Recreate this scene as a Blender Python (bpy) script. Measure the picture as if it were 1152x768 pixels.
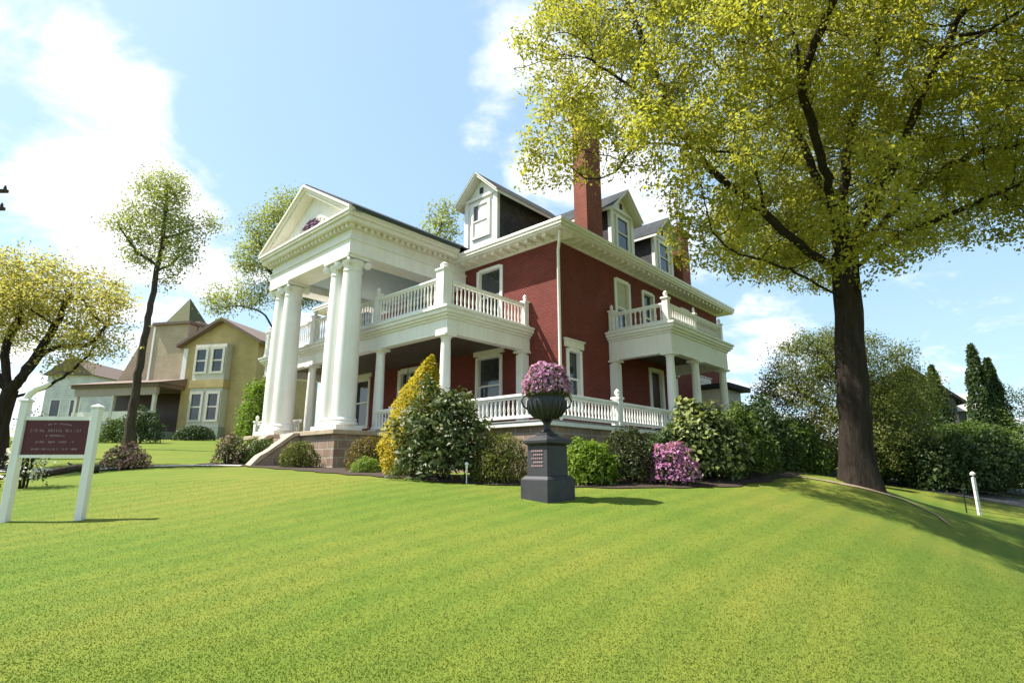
import bpy, math, random
import numpy as np
from mathutils import Vector

R = math.radians
SC = bpy.context.scene
for o in list(bpy.data.objects):
    bpy.data.objects.remove(o, do_unlink=True)
COL = SC.collection
rng = np.random.default_rng(7)
random.seed(7)

# ------------------------------------------------------------------ camera, sky, sun, exposure
cam_data = bpy.data.cameras.new('camera')
cam_data.sensor_width = 36.0
cam_data.lens = 19.47
cam_data.clip_start = 0.1
cam_data.clip_end = 3000
cam = bpy.data.objects.new('camera', cam_data)
COL.objects.link(cam)
cam.location = (0, 0, 1.6)
cam.rotation_euler = (R(90 + 12.75), 0, 0)
SC.camera = cam

SUN_EL = 55.0
SUN_H = Vector((-0.995, 0.08, 0)).normalized()          # horizontal direction towards the sun
SUN_DIR = Vector((SUN_H.x * math.cos(R(SUN_EL)), SUN_H.y * math.cos(R(SUN_EL)), math.sin(R(SUN_EL))))
sun_data = bpy.data.lights.new('sun', 'SUN')
sun_data.energy = 5.0
sun_data.angle = R(0.55)
sun_data.color = (1.0, 0.95, 0.86)
sun = bpy.data.objects.new('sun', sun_data)
COL.objects.link(sun)
sun.rotation_euler = SUN_DIR.to_track_quat('Z', 'Y').to_euler()

world = bpy.data.worlds.new('World')
SC.world = world
world.use_nodes = True
wt = world.node_tree
wt.nodes.clear()
def wn(t, **kw):
    n = wt.nodes.new(t)
    for k, v in kw.items(): setattr(n, k, v)
    return n
def wlink(a, b): wt.links.new(a, b)
def wmath(op, a, b=None, clamp=False):
    n = wn('ShaderNodeMath', operation=op, use_clamp=clamp)
    for i, v in enumerate((a, b)):
        if v is None: continue
        if isinstance(v, (int, float)): n.inputs[i].default_value = v
        else: wlink(v, n.inputs[i])
    return n.outputs[0]
w_out = wn('ShaderNodeOutputWorld'); w_bg = wn('ShaderNodeBackground')
w_bg.inputs['Strength'].default_value = 0.088
sky = wn('ShaderNodeTexSky', sky_type='NISHITA')
sky.sun_disc = False
sky.sun_elevation = R(SUN_EL)
sky.sun_rotation = math.atan2(SUN_H.x, SUN_H.y)
sky.air_density = 1.0; sky.dust_density = 1.2; sky.ozone_density = 1.6
tc = wn('ShaderNodeTexCoord')
sep = wn('ShaderNodeSeparateXYZ'); wlink(tc.outputs['Generated'], sep.inputs[0])
zz = wmath('ADD', wmath('MAXIMUM', sep.outputs[2], 0.0), 0.22)
px_ = wmath('DIVIDE', sep.outputs[0], zz); py_ = wmath('DIVIDE', sep.outputs[1], zz)
comb = wn('ShaderNodeCombineXYZ'); wlink(px_, comb.inputs[0]); wlink(py_, comb.inputs[1]); comb.inputs[2].default_value = 4.3
noise = wn('ShaderNodeTexNoise'); noise.inputs['Scale'].default_value = 3.4; noise.inputs['Detail'].default_value = 8
noise.inputs['Roughness'].default_value = 0.6; noise.inputs['Distortion'].default_value = 0.35
wlink(comb.outputs[0], noise.inputs['Vector'])
def cloud_bank(direction, lo, hi, amount):
    d = Vector(direction).normalized()
    dp = wn('ShaderNodeVectorMath', operation='DOT_PRODUCT')
    wlink(tc.outputs['Generated'], dp.inputs[0]); dp.inputs[1].default_value = d
    mr = wn('ShaderNodeMapRange', interpolation_type='SMOOTHSTEP')
    wlink(dp.outputs['Value'], mr.inputs['Value'])
    mr.inputs['From Min'].default_value = math.cos(R(hi)); mr.inputs['From Max'].default_value = math.cos(R(lo))
    mr.inputs['To Max'].default_value = amount
    return mr.outputs[0]
CLOUD_BANKS = [
 ((-0.587,0.605,0.538), 2, 8, 0.13),
 ((-0.561,0.655,0.505), 2, 8, 0.13),
 ((-0.532,0.714,0.455), 3, 9, 0.2),
 ((-0.647,0.655,0.391), 3, 10, 0.12),
 ((-0.601,0.735,0.314), 5, 14, 0.16),
 ((-0.434,0.823,0.367), 2, 9, 0.16),
 ((-0.745,0.582,0.325), 10, 30, 0.12),
 ((-0.366,0.711,0.601), 6, 22, -0.2),
 ((-0.228,0.813,0.535), 8, 20, -0.22),
 ((-0.612,0.636,0.471), 1, 4.5, -0.18),
 ((-0.043,0.738,0.673), 1, 4.5, 0.12),
 ((-0.026,0.788,0.616), 1, 4, 0.16),
 ((-0.047,0.835,0.549), 1, 4, 0.16),
 ((0.036,0.827,0.561), 2, 10, 0.12),
 ((0.189,0.871,0.453), 3, 9, 0.16),
 ((-0.118,0.752,0.649), 0.4, 1.6, 0.2),
 ((0.414,0.898,0.149), 3, 10, 0.14),
 ((0.642,0.730,0.233), 5, 16, -0.16),
 ((0.428,0.719,0.547), 10, 30, 0.05),
 ((0.676,0.730,0.098), 3, 9, 0.12),
]
acc = wmath('SUBTRACT', wmath('MULTIPLY', noise.outputs['Fac'], 2.0), 0.50)
for d_, lo_, hi_, am_ in CLOUD_BANKS:
    acc = wmath('ADD', acc, cloud_bank(d_, lo_, hi_, am_))
horizon = wn('ShaderNodeMapRange', interpolation_type='SMOOTHSTEP')
wlink(sep.outputs[2], horizon.inputs['Value'])
horizon.inputs['From Min'].default_value = 0.26; horizon.inputs['From Max'].default_value = 0.0
horizon.inputs['To Max'].default_value = 0.16
acc = wmath('ADD', acc, horizon.outputs[0])
ramp = wn('ShaderNodeMapRange', interpolation_type='SMOOTHSTEP')
wlink(acc, ramp.inputs['Value'])
ramp.inputs['From Min'].default_value = 0.50; ramp.inputs['From Max'].default_value = 0.98
cmix = wn('ShaderNodeMix', data_type='RGBA'); wlink(ramp.outputs[0], cmix.inputs[0])
haze_mix = wn('ShaderNodeMix', data_type='RGBA'); haze_mix.inputs[0].default_value = 0.40
wlink(sky.outputs[0], haze_mix.inputs[6]); haze_mix.inputs[7].default_value = (4.0, 6.0, 7.4, 1)
wlink(haze_mix.outputs[2], cmix.inputs[6]); cmix.inputs[7].default_value = (6.6, 6.7, 6.9, 1)
wlink(cmix.outputs[2], w_bg.inputs['Color']); wlink(w_bg.outputs[0], w_out.inputs[0])

SC.view_settings.view_transform = 'Standard'
SC.view_settings.look = 'None'
SC.view_settings.gamma = 1.0
SC.view_settings.use_curve_mapping = False
SC.view_settings.exposure = 1.18
SC.cycles.max_bounces = 8
SC.cycles.transparent_max_bounces = 8

# ------------------------------------------------------------------ helpers
def tag(o, label=None, cat=None, group=None, kind=None):
    if label: o['label'] = label
    if cat: o['category'] = cat
    if group: o['group'] = group
    if kind: o['kind'] = kind
    return o

def empty(name, loc=(0, 0, 0), rz=0.0, label=None, cat=None, group=None):
    o = bpy.data.objects.new(name, None)
    o.empty_display_size = 0.3
    COL.objects.link(o)
    o.location = loc; o.rotation_euler = (0, 0, rz)
    return tag(o, label, cat, group)

class MB:
    """collects simple shapes and links them as one mesh object"""
    def __init__(s): s.v = []; s.f = []
    def add(s, vs, fs):
        b = len(s.v); s.v += [tuple(p) for p in vs]; s.f += [tuple(i + b for i in f) for f in fs]; return s
    def box(s, x0, x1, y0, y1, z0, z1):
        if x0 > x1: x0, x1 = x1, x0
        if y0 > y1: y0, y1 = y1, y0
        return s.add([(x0,y0,z0),(x1,y0,z0),(x1,y1,z0),(x0,y1,z0),(x0,y0,z1),(x1,y0,z1),(x1,y1,z1),(x0,y1,z1)],
                     [(0,3,2,1),(4,5,6,7),(0,1,5,4),(1,2,6,5),(2,3,7,6),(3,0,4,7)])
    def prism(s, poly, z0, z1):
        n = len(poly)
        return s.add([(x,y,z0) for x,y in poly] + [(x,y,z1) for x,y in poly],
                     [tuple(range(n))[::-1], tuple(range(n, 2*n))] + [(i,(i+1)%n,n+(i+1)%n,n+i) for i in range(n)])
    def extr(s, poly, axis, a, b):
        """polygon in the plane across axis ('x': (y,z), 'y': (x,z)), extruded from a to b"""
        n = len(poly)
        mk = (lambda p, t: (t, p[0], p[1])) if axis == 'x' else (lambda p, t: (p[0], t, p[1]))
        return s.add([mk(p, a) for p in poly] + [mk(p, b) for p in poly],
                     [tuple(range(n))[::-1], tuple(range(n, 2*n))] + [(i,(i+1)%n,n+(i+1)%n,n+i) for i in range(n)])
    def quad(s, a, b, c, d): return s.add([a,b,c,d], [(0,1,2,3)])
    def tri(s, a, b, c): return s.add([a,b,c], [(0,1,2)])
    def lathe(s, prof, c=(0,0,0), n=24, cap=True):
        k = len(prof); vs = []
        for r, z in prof:
            for j in range(n):
                t = 2*math.pi*j/n; vs.append((c[0]+r*math.cos(t), c[1]+r*math.sin(t), c[2]+z))
        fs = [(i*n+j, i*n+(j+1)%n, (i+1)*n+(j+1)%n, (i+1)*n+j) for i in range(k-1) for j in range(n)]
        if cap: fs += [tuple(range(n))[::-1], tuple((k-1)*n+j for j in range(n))]
        return s.add(vs, fs)
    def ball(s, c, r, n=10, sz=1.0):
        m = max(4, n//2)
        return s.lathe([(max(1e-4, r*math.sin(math.pi*i/m)), -r*sz*math.cos(math.pi*i/m)) for i in range(m+1)], c, n)
    def tube(s, pts, rad, n=8):
        pts = [Vector(p) for p in pts]; k = len(pts)
        rr = rad if isinstance(rad, (list, tuple)) else [rad]*k
        vs = []
        for i, p in enumerate(pts):
            d = (pts[min(i+1,k-1)] - pts[max(i-1,0)]).normalized()
            a = d.cross(Vector((0.31,0.17,0.94)));
            if a.length < 1e-3: a = d.cross(Vector((1,0,0)))
            a.normalize(); b = d.cross(a)
            for j in range(n):
                t = 2*math.pi*j/n; vs.append(p + (a*math.cos(t) + b*math.sin(t))*rr[i])
        fs = [(i*n+j, i*n+(j+1)%n, (i+1)*n+(j+1)%n, (i+1)*n+j) for i in range(k-1) for j in range(n)]
        fs += [tuple(range(n))[::-1], tuple((k-1)*n+j for j in range(n))]
        return s.add(vs, fs)
    def mesh(s, name, smooth=False):
        me = bpy.data.meshes.new(name)
        me.from_pydata(s.v, [], s.f); me.update()
        uv = me.uv_layers.new(name='UVMap')
        co = s.v
        for p in me.polygons:
            nx, ny, nz = (abs(t) for t in p.normal)
            for li in p.loop_indices:
                x, y, z = co[me.loops[li].vertex_index]
                uv.data[li].uv = (x, y) if (nz >= nx and nz >= ny) else ((y, z) if nx > ny else (x, z))
        if smooth:
            me.polygons.foreach_set('use_smooth', [True]*len(me.polygons))
            try: me.set_sharp_from_angle(angle=R(40))
            except Exception: pass
        return me
    def build(s, name, mat, parent=None, smooth=False, loc=(0,0,0), rz=0.0, bevel=0.0):
        me = s.mesh(name, smooth); me.materials.append(mat)
        return link(name, me, parent, loc, rz, bevel)

def link(name, me, parent=None, loc=(0,0,0), rz=0.0, bevel=0.0):
    o = bpy.data.objects.new(name, me); COL.objects.link(o)
    o.location = loc; o.rotation_euler = (0,0,rz)
    if parent is not None: o.parent = parent
    if bevel > 0:
        m = o.modifiers.new('bevel', 'BEVEL'); m.width = bevel; m.segments = 2; m.limit_method = 'ANGLE'; m.angle_limit = R(40)
    return o

def copy_tree(o, parent=None):
    c = o.copy(); COL.objects.link(c)
    if parent is not None: c.parent = parent
    for ch in list(o.children): copy_tree(ch, c)
    return c

def np_mesh(name, verts, faces, k, mat, parent=None, smooth=False, loc=(0,0,0)):
    """verts (N,3), faces (M,k) numpy arrays"""
    me = bpy.data.meshes.new(name)
    M = len(faces)
    me.vertices.add(len(verts)); me.vertices.foreach_set('co', np.asarray(verts, np.float32).ravel())
    me.loops.add(M*k); me.loops.foreach_set('vertex_index', np.asarray(faces, np.int32).ravel())
    me.polygons.add(M); me.polygons.foreach_set('loop_start', np.arange(0, M*k, k, dtype=np.int32))
    me.polygons.foreach_set('loop_total', np.full(M, k, np.int32))
    if smooth: me.polygons.foreach_set('use_smooth', np.ones(M, bool))
    me.update(calc_edges=True)
    me.materials.append(mat)
    return link(name, me, parent, loc)

# ------------------------------------------------------------------ materials
class NT:
    def __init__(s, name):
        s.m = bpy.data.materials.new(name); s.m.use_nodes = True; s.t = s.m.node_tree; s.t.nodes.clear()
        s.out = s.n('ShaderNodeOutputMaterial')
    def n(s, t, **kw):
        x = s.t.nodes.new(t)
        for k, v in kw.items(): setattr(x, k, v)
        return x
    def l(s, a, b): s.t.links.new(a, b)
    def coord(s, which='Object', scale=(1,1,1)):
        c = s.n('ShaderNodeTexCoord'); m = s.n('ShaderNodeMapping'); m.inputs['Scale'].default_value = scale
        s.l(c.outputs[which], m.inputs[0]); return m.outputs[0]
    def noise(s, vec, scale, detail=4, rough=0.55):
        x = s.n('ShaderNodeTexNoise'); x.inputs['Scale'].default_value = scale; x.inputs['Detail'].default_value = detail
        x.inputs['Roughness'].default_value = rough; s.l(vec, x.inputs['Vector']); return x.outputs['Fac']
    def ramp(s, fac, stops):
        x = s.n('ShaderNodeValToRGB'); e = x.color_ramp.elements
        while len(e) < len(stops): e.new(0.5)
        for el, (p, c) in zip(e, stops): el.position = p; el.color = (*c, 1) if len(c) == 3 else c
        s.l(fac, x.inputs[0]); return x.outputs[0]
    def mix(s, fac, a, b, mode='MIX'):
        x = s.n('ShaderNodeMix', data_type='RGBA', blend_type=mode)
        for i, v in ((0, fac), (6, a), (7, b)):
            if isinstance(v, (int, float)): x.inputs[i].default_value = v
            elif isinstance(v, tuple): x.inputs[i].default_value = (*v, 1)
            else: s.l(v, x.inputs[i])
        return x.outputs[2]
    def bump(s, h, strength, dist=0.02):
        x = s.n('ShaderNodeBump'); x.inputs['Strength'].default_value = strength; x.inputs['Distance'].default_value = dist
        s.l(h, x.inputs['Height']); return x.outputs[0]
    def bsdf(s, color, rough=0.6, normal=None, spec=0.5, metal=0.0):
        x = s.n('ShaderNodeBsdfPrincipled')
        if isinstance(color, tuple): x.inputs['Base Color'].default_value = (*color, 1)
        else: s.l(color, x.inputs['Base Color'])
        if isinstance(rough, (int, float)): x.inputs['Roughness'].default_value = rough
        else: s.l(rough, x.inputs['Roughness'])
        x.inputs['Specular IOR Level'].default_value = spec; x.inputs['Metallic'].default_value = metal
        if normal is not None: s.l(normal, x.inputs['Normal'])
        s.l(x.outputs[0], s.out.inputs[0]); return x

def plain(name, c, rough=0.6, var=0.12, scale=3.0, bump=0.0, bscale=40.0, spec=0.4, metal=0.0):
    """one colour, gently weathered"""
    t = NT(name); v = t.coord('Object')
    f = t.noise(v, scale, 6, 0.65)
    lo = tuple(x*(1-var) for x in c); hi = tuple(min(1, x*(1+var*0.6)) for x in c)
    col = t.ramp(f, [(0.3, lo), (0.7, hi)])
    nb = t.bump(t.noise(v, bscale, 3), bump, 0.01) if bump else None
    t.bsdf(col, rough, nb, spec, metal); return t.m

def painted(name, c):
    t = NT(name); v = t.coord('Object'); st = t.coord('Object', (1, 1, .12))
    a = t.ramp(t.noise(st, 7.0, 6, .65), [(0.32, tuple(x*.92 for x in c)), (0.55, c)])
    b = t.ramp(t.noise(v, .8, 4, .6), [(0.35, (.94, .925, .90)), (0.6, (1, 1, 1))])
    t.bsdf(t.mix(1.0, a, b, 'MULTIPLY'), .5, t.bump(t.noise(v, 35, 3), .06, .01), .35); return t.m

def brick_mat(name, c1, c2, mortar, bw=0.215, bh=0.075, msize=0.012, var=0.25, bump=0.35, off=0.5, blotch=(0.75, 1.1), rough=0.85):
    t = NT(name); v = t.coord('UV')
    b = t.n('ShaderNodeTexBrick'); t.l(v, b.inputs['Vector'])
    b.offset = off
    b.inputs['Color1'].default_value = (*c1, 1); b.inputs['Color2'].default_value = (*c2, 1); b.inputs['Mortar'].default_value = (*mortar, 1)
    b.inputs['Scale'].default_value = 1.0; b.inputs['Mortar Size'].default_value = msize
    b.inputs['Mortar Smooth'].default_value = 0.2
    b.inputs['Brick Width'].default_value = bw; b.inputs['Row Height'].default_value = bh
    o = t.coord('Object')
    blot = t.ramp(t.noise(o, 0.9, 6, 0.65), [(0.3, (blotch[0],)*3), (0.7, (blotch[1],)*3)])
    col = t.mix(1.0, b.outputs['Color'], blot, 'MULTIPLY')
    inv = t.n('ShaderNodeMath', operation='SUBTRACT'); inv.inputs[0].default_value = 1.0; t.l(b.outputs['Fac'], inv.inputs[1])
    nz = t.n('ShaderNodeMath', operation='ADD'); t.l(inv.outputs[0], nz.inputs[0])
    nz2 = t.n('ShaderNodeMath', operation='MULTIPLY'); t.l(t.noise(o, 30, 4), nz2.inputs[0]); nz2.inputs[1].default_value = 0.5
    t.l(nz2.outputs[0], nz.inputs[1])
    t.bsdf(col, rough, t.bump(nz.outputs[0], bump, 0.015), 0.2); return t.m

def leaf_mat(name, cols, transl=0.35, rough=0.55, spec=0.25):
    """each leaf (mesh island) takes its own colour from the list"""
    t = NT(name); g = t.n('ShaderNodeNewGeometry')
    k = len(cols)
    col = t.ramp(g.outputs['Random Per Island'], [(i/(k-1), c) for i, c in enumerate(cols)])
    p = t.n('ShaderNodeBsdfPrincipled'); t.l(col, p.inputs['Base Color']); p.inputs['Roughness'].default_value = rough
    p.inputs['Specular IOR Level'].default_value = spec
    tr = t.n('ShaderNodeBsdfTranslucent'); t.l(t.mix(1.0, col, (1.25, 1.3, 0.75), 'MULTIPLY'), tr.inputs[0])
    mx = t.n('ShaderNodeMixShader'); mx.inputs[0].default_value = transl
    t.l(p.outputs[0], mx.inputs[1]); t.l(tr.outputs[0], mx.inputs[2]); t.l(mx.outputs[0], t.out.inputs[0])
    return t.m

def bark_mat(name, c1, c2, sc=6.0):
    t = NT(name); v = t.coord('Object', (1, 1, 0.16))
    n1 = t.noise(v, sc, 8, 0.7); n2 = t.noise(t.coord('Object'), 1.2, 3)
    col = t.mix(n2, t.ramp(n1, [(0.35, c1), (0.65, c2)]), tuple(0.5*(a+b)*0.8 for a, b in zip(c1, c2)))
    t.bsdf(col, 0.95, t.bump(n1, 1.0, 0.14), 0.1); return t.m

M = {}
M['white'] = painted('white_paint', (0.80, 0.785, 0.75))
M['cream'] = painted('weathered_white_paint', (0.77, 0.735, 0.665))
M['ceiling'] = plain('pale_blue_ceiling_paint', (0.27, 0.34, 0.34), 0.6, 0.1)
M['brick'] = brick_mat('red_brick', (0.185, 0.034, 0.026), (0.140, 0.026, 0.021), (0.17, 0.075, 0.06), msize=0.010, blotch=(0.80, 1.10))
M['chim'] = brick_mat('chimney_brick', (0.30, 0.065, 0.035), (0.22, 0.05, 0.03), (0.22, 0.13, 0.10))
M['stone'] = brick_mat('brown_stone_blocks', (0.38, 0.28, 0.205), (0.27, 0.185, 0.14), (0.40, 0.34, 0.27), 0.52, 0.27, 0.025, bump=0.8, blotch=(0.6, 1.15))
M['coping'] = plain('sandstone_coping', (0.42, 0.33, 0.235), 0.85, 0.22, 3, 0.3)
M['slate'] = brick_mat('dark_slate', (0.050, 0.055, 0.060), (0.035, 0.040, 0.045), (0.02, 0.02, 0.02), 0.30, 0.18, 0.008, bump=0.5)
M['shingle'] = brick_mat('dormer_shingle', (0.10, 0.095, 0.10), (0.075, 0.07, 0.075), (0.03, 0.03, 0.03), 0.2, 0.14, 0.008, bump=0.5)
M['gutter'] = plain('dark_green_gutter', (0.03, 0.05, 0.045), 0.5)
M['woodceil'] = plain('dark_wood_ceiling', (0.10, 0.075, 0.055), 0.6, .2)
M['floor'] = plain('grey_porch_floor', (0.30, 0.29, 0.28), 0.7)
def glass_mat(name, dark):
    t = NT(name); f = t.noise(t.coord('Object'), 1.4, 3)
    t.bsdf(t.ramp(f, [(0.35, dark), (0.7, tuple(x*2.2 for x in dark))]), 0.04, t.bump(t.noise(t.coord('Object'), 2.5, 2), 0.08, 0.02), 0.8); return t.m
M['glass'] = glass_mat('window_glass', (0.018, 0.022, 0.024))
M['shade'] = plain('window_blind', (0.50, 0.50, 0.42), 0.8)
M['door'] = plain('dark_wood_door', (0.045, 0.02, 0.012), 0.4)
M['iron'] = plain('dark_cast_iron', (0.018, 0.018, 0.022), 0.5, 0.35, 5, 0.25, 30, 0.5)
M['ironface'] = plain('grey_stone_paint', (0.036, 0.035, 0.040), 0.6, 0.25, 5, 0.25, 30)
M['maroon'] = plain('maroon_sign_paint', (0.075, 0.008, 0.015), 0.5, 0.15)
M['lettering'] = plain('pale_sign_lettering', (0.30, 0.19, 0.20), 0.6)
M['purple'] = plain('plum_ornament_paint', (0.11, 0.045, 0.10), 0.7, 0.3)
M['concrete'] = plain('concrete', (0.46, 0.44, 0.38), 0.9, 0.2, 2, 0.2)
M['asphalt'] = plain('asphalt', (0.055, 0.055, 0.055), 0.9, 0.25, 3, 0.3, 80)
M['dirt'] = plain('bare_soil', (0.24, 0.18, 0.12), 0.95, 0.35, 4, 0.6, 30)
M['mulch'] = plain('dark_bark_mulch', (0.045, 0.028, 0.018), 0.95, 0.5, 12, 1.0, 45)
M['black'] = plain('black_metal', (0.012, 0.012, 0.012), 0.45)
M['bark'] = bark_mat('oak_bark', (0.016, 0.012, 0.009), (0.075, 0.058, 0.045), 8.0)
M['bark2'] = bark_mat('grey_bark', (0.035, 0.028, 0.022), (0.12, 0.10, 0.08), 9)
M['twig'] = bark_mat('shrub_twigs', (0.03, 0.02, 0.014), (0.09, 0.06, 0.04), 20)

# ------------------------------------------------------------------ terrain height
CP = np.array([
 (-8,3,.15),(0,0,0.0),(8,3,-.9),(-4,5,.42),(4,5,.42),(0,8,.80),(-7.2,9,.78),(.65,10.2,1.04),(-3,12.5,1.33),(1,12.5,1.20),(4,12.8,1.21),(6.6,14,1.26),
 (-6.9,17.5,1.58),(-8.5,18.5,1.66),(-9.5,16,1.62),(-13.5,16,1.35),(-13,20,1.95),(-20,24,2.35),(-20,36,3.25),(-35,45,3.9),(-24,45,3.9),(-20,12,1.05),(-12,5,.40),(-30,20,1.6),
 (2,18.5,1.45),(8,28,1.5),(-5,30,2.2),(9.9,22,1.40),(8.8,14.5,1.34),(5,9.5,.76),(7.4,11.5,.55),(8.7,11.2,.12),(10.4,11.4,-.4),(9.4,12.5,.48),(11.3,14.2,.25),(13.8,17,.14),(13,11,-.9),(12,8,-1.4),(8,6,-.5),(6,7,.15),
 (12.3,20,1.0),(16.3,24,.85),(16.5,16,-.1),(20,20,.15),(28,30,.55),(40,30,.6),(30,50,2.2),(18,28,1.3),(20,10,-1.4),
 (0,60,4.0),(-60,60,5.5),(60,60,2.5),(-60,0,-.5),(60,0,-1.5),(0,-40,-3.0),(-40,-30,-3),(40,-30,-3.5)], float)
def _U(d2): return np.where(d2 > 1e-9, 0.5*d2*np.log(d2 + 1e-12), 0.0)
def _fit():
    P = CP[:, :2]; n = len(P)
    K = _U(((P[:, None]-P[None])**2).sum(-1)) + np.eye(n)*4.0
    Q = np.c_[np.ones(n), P]
    A = np.zeros((n+3, n+3)); A[:n, :n] = K; A[:n, n:] = Q; A[n:, :n] = Q.T
    return np.linalg.solve(A, np.r_[CP[:, 2], 0, 0, 0])
_W = _fit()
def hgt(x, y):
    x = np.atleast_1d(np.asarray(x, float)); y = np.atleast_1d(np.asarray(y, float))
    r = np.sqrt(x**2 + (y-15)**2)
    k = np.minimum(1.0, 52.0/np.maximum(r, 1e-6)); xx = x*k; yy = 15 + (y-15)*k
    n = len(CP)
    d2 = (xx[:, None]-CP[None, :, 0])**2 + (yy[:, None]-CP[None, :, 1])**2
    z = _U(d2) @ _W[:n] + _W[n] + _W[n+1]*xx + _W[n+2]*yy
    far = np.clip((r-52)/300, 0, 1)
    return z*(1-far) + 3.5*far
def gz(x, y): return float(hgt(x, y)[0])

# ------------------------------------------------------------------ ground
def grass_ground_mat():
    t = NT('lawn_grass'); v = t.coord('Object')
    big = t.noise(v, 0.22, 5, 0.6); mid = t.noise(v, 1.3, 5, 0.65); fine = t.noise(v, 38, 4, 0.7)
    base = t.ramp(mid, [(0.3, (0.086, 0.136, 0.018)), (0.55, (0.102, 0.150, 0.020)), (0.75, (0.124, 0.160, 0.025))])
    yel = t.mix(t.ramp(big, [(0.40, (0,0,0)), (0.64, (.9,.9,.9))]), base, (0.152, 0.166, 0.028))
    wv = t.n('ShaderNodeTexWave'); wv.inputs['Scale'].default_value = .55; wv.inputs['Distortion'].default_value = 1.2; wv.inputs['Detail'].default_value = 2
    mp = t.n('ShaderNodeMapping'); mp.inputs['Rotation'].default_value = (0, 0, R(38)); t.l(v, mp.inputs[0]); t.l(mp.outputs[0], wv.inputs['Vector'])
    yel = t.mix(1.0, yel, t.ramp(wv.outputs['Fac'], [(0.3, (.91, .95, .92)), (0.7, (1.06, 1.03, 1.0))]), 'MULTIPLY')
    col = t.mix(1.0, yel, t.ramp(fine, [(0.25, (0.88,)*3), (0.7, (1.07,)*3)]), 'MULTIPLY')
    t.bsdf(col, 0.9, t.bump(fine, 0.4, 0.03), 0.1); return t.m
M['grass'] = grass_ground_mat()
def axis(lo, hi, near, n):
    t = np.linspace(-1, 1, n); s = np.sinh(t*5.2)/np.sinh(5.2)
    return near + np.where(s < 0, s*(near-lo), s*(hi-near))
gx = axis(-900, 900, 0, 300); gy = axis(-400, 1400, 9, 300)
GX, GY = np.meshgrid(gx, gy)
GZ = np.concatenate([hgt(a, b) for a, b in zip(GX, GY)])
nx_, ny_ = len(gx), len(gy)
ii = (np.arange(ny_-1)[:, None]*nx_ + np.arange(nx_-1)[None]).ravel()
lawn = np_mesh('lawn', np.c_[GX.ravel(), GY.ravel(), GZ], np.c_[ii, ii+1, ii+nx_+1, ii+nx_], 4, M['grass'], smooth=True)
tag(lawn, kind='structure')

def strip(name, pts, width, mat, dz=0.012, thick=0.0, n=4):
    """a band laid over the terrain along a polyline"""
    P = []
    for (a, b) in zip(pts[:-1], pts[1:]):
        k = max(2, int(math.dist(a, b)/0.3))
        P += [(a[0]+(b[0]-a[0])*i/k, a[1]+(b[1]-a[1])*i/k) for i in range(k)]
    P.append(pts[-1]); vs = []; fs = []
    for i, p in enumerate(P):
        q0 = P[max(i-1, 0)]; q1 = P[min(i+1, len(P)-1)]
        d = Vector((q1[0]-q0[0], q1[1]-q0[1])).normalized(); nn = Vector((-d.y, d.x))
        for j in range(n+1):
            s = (j/n-0.5)*(width*(min(1.0, .12+.1*min(i, len(P)-1-i)) if mat is M['dirt'] else 1))*(1 + 0.10*math.sin(i*1.7)*(1 if mat in (M['dirt'], M['mulch']) else 0))
            x, y = p[0]+nn.x*s, p[1]+nn.y*s
            vs.append((x, y, gz(x, y)+dz))
    for i in range(len(P)-1):
        for j in range(n): fs.append((i*(n+1)+j, i*(n+1)+j+1, (i+1)*(n+1)+j+1, (i+1)*(n+1)+j))
    return tag(MB().add(vs, fs).build(name, mat, smooth=True), kind='structure')
strip('footpath', [(-18.5, 17.3), (-13, 16.6), (-9.8, 16.6), (-8.2, 17.2)], .7, M['concrete'], 0.03)
strip('footpath', [(-14.6, 12.3), (-12.3, 12.4)], 0.5, M['concrete'], 0.03)
strip('mulch_bed', [(-9.6, 18.6), (-7.6, 17.9), (-5.6, 16.6), (-4.0, 15.2), (-2.6, 14.1), (-.9, 13.2), (.9, 12.9), (2.6, 12.85), (4.2, 13.4), (5.6, 14.5), (7.2, 15.8)], 1.9, M['mulch'], 0.02)
strip('dirt_edging', [(6.7, 14.9), (8.1, 14.0), (9.35, 13.6), (9.5, 12.9), (9.3, 12.3)], 0.35, M['dirt'], 0.02)
strip('driveway', [(15.5, 29), (16.2, 24.5), (18.5, 20)], 3.0, M['asphalt'], 0.02)
strip('road', [(19.8, 23.2), (23.5, 24.6), (30, 27), (45, 33)], 2.6, M['asphalt'], 0.03)
strip('pavement', [(20.5, 26.0), (24, 27.3), (30, 30), (45, 37)], 1.5, M['concrete'], 0.14)

# ------------------------------------------------------------------ brick house  (x: along the side wall, y: along the front, z up)
HX, HY, HR = 1.622, 18.5, R(90-42.2)
house = empty('brick_house', (HX, HY, 0), HR, 'large red brick mansion with a white columned portico at the top of the lawn', 'house')
F = 2.75; WT = 9.58; EZ = 9.95; OV = 0.75; LU = 14.0; LV = 15.3
PU, PV0, PV1 = -4.0, -2.62, 14.0      # terrace edges
def front(s, d, z): return (d, s, z)
def side(s, d, z): return (s, d, z)

def wall_open(L, z0, z1, holes, fn, depth=0.16):
    mb = MB()
    ss = sorted({0, L} | {h[0] for h in holes} | {h[1] for h in holes}); zs = sorted({z0, z1} | {h[2] for h in holes} | {h[3] for h in holes})
    for a, b in zip(ss[:-1], ss[1:]):
        for c, d in zip(zs[:-1], zs[1:]):
            if any(a >= h[0]-1e-6 and b <= h[1]+1e-6 and c >= h[2]-1e-6 and d <= h[3]+1e-6 for h in holes): continue
            mb.quad(fn(a, 0, c), fn(b, 0, c), fn(b, 0, d), fn(a, 0, d))
    for (a, b, c, d) in holes:
        for p, q in (((a, c), (b, c)), ((b, c), (b, d)), ((b, d), (a, d)), ((a, d), (a, c))):
            mb.quad(fn(p[0], 0, p[1]), fn(q[0], 0, q[1]), fn(q[0], depth, q[1]), fn(p[0], depth, p[1]))
    return mb
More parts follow.
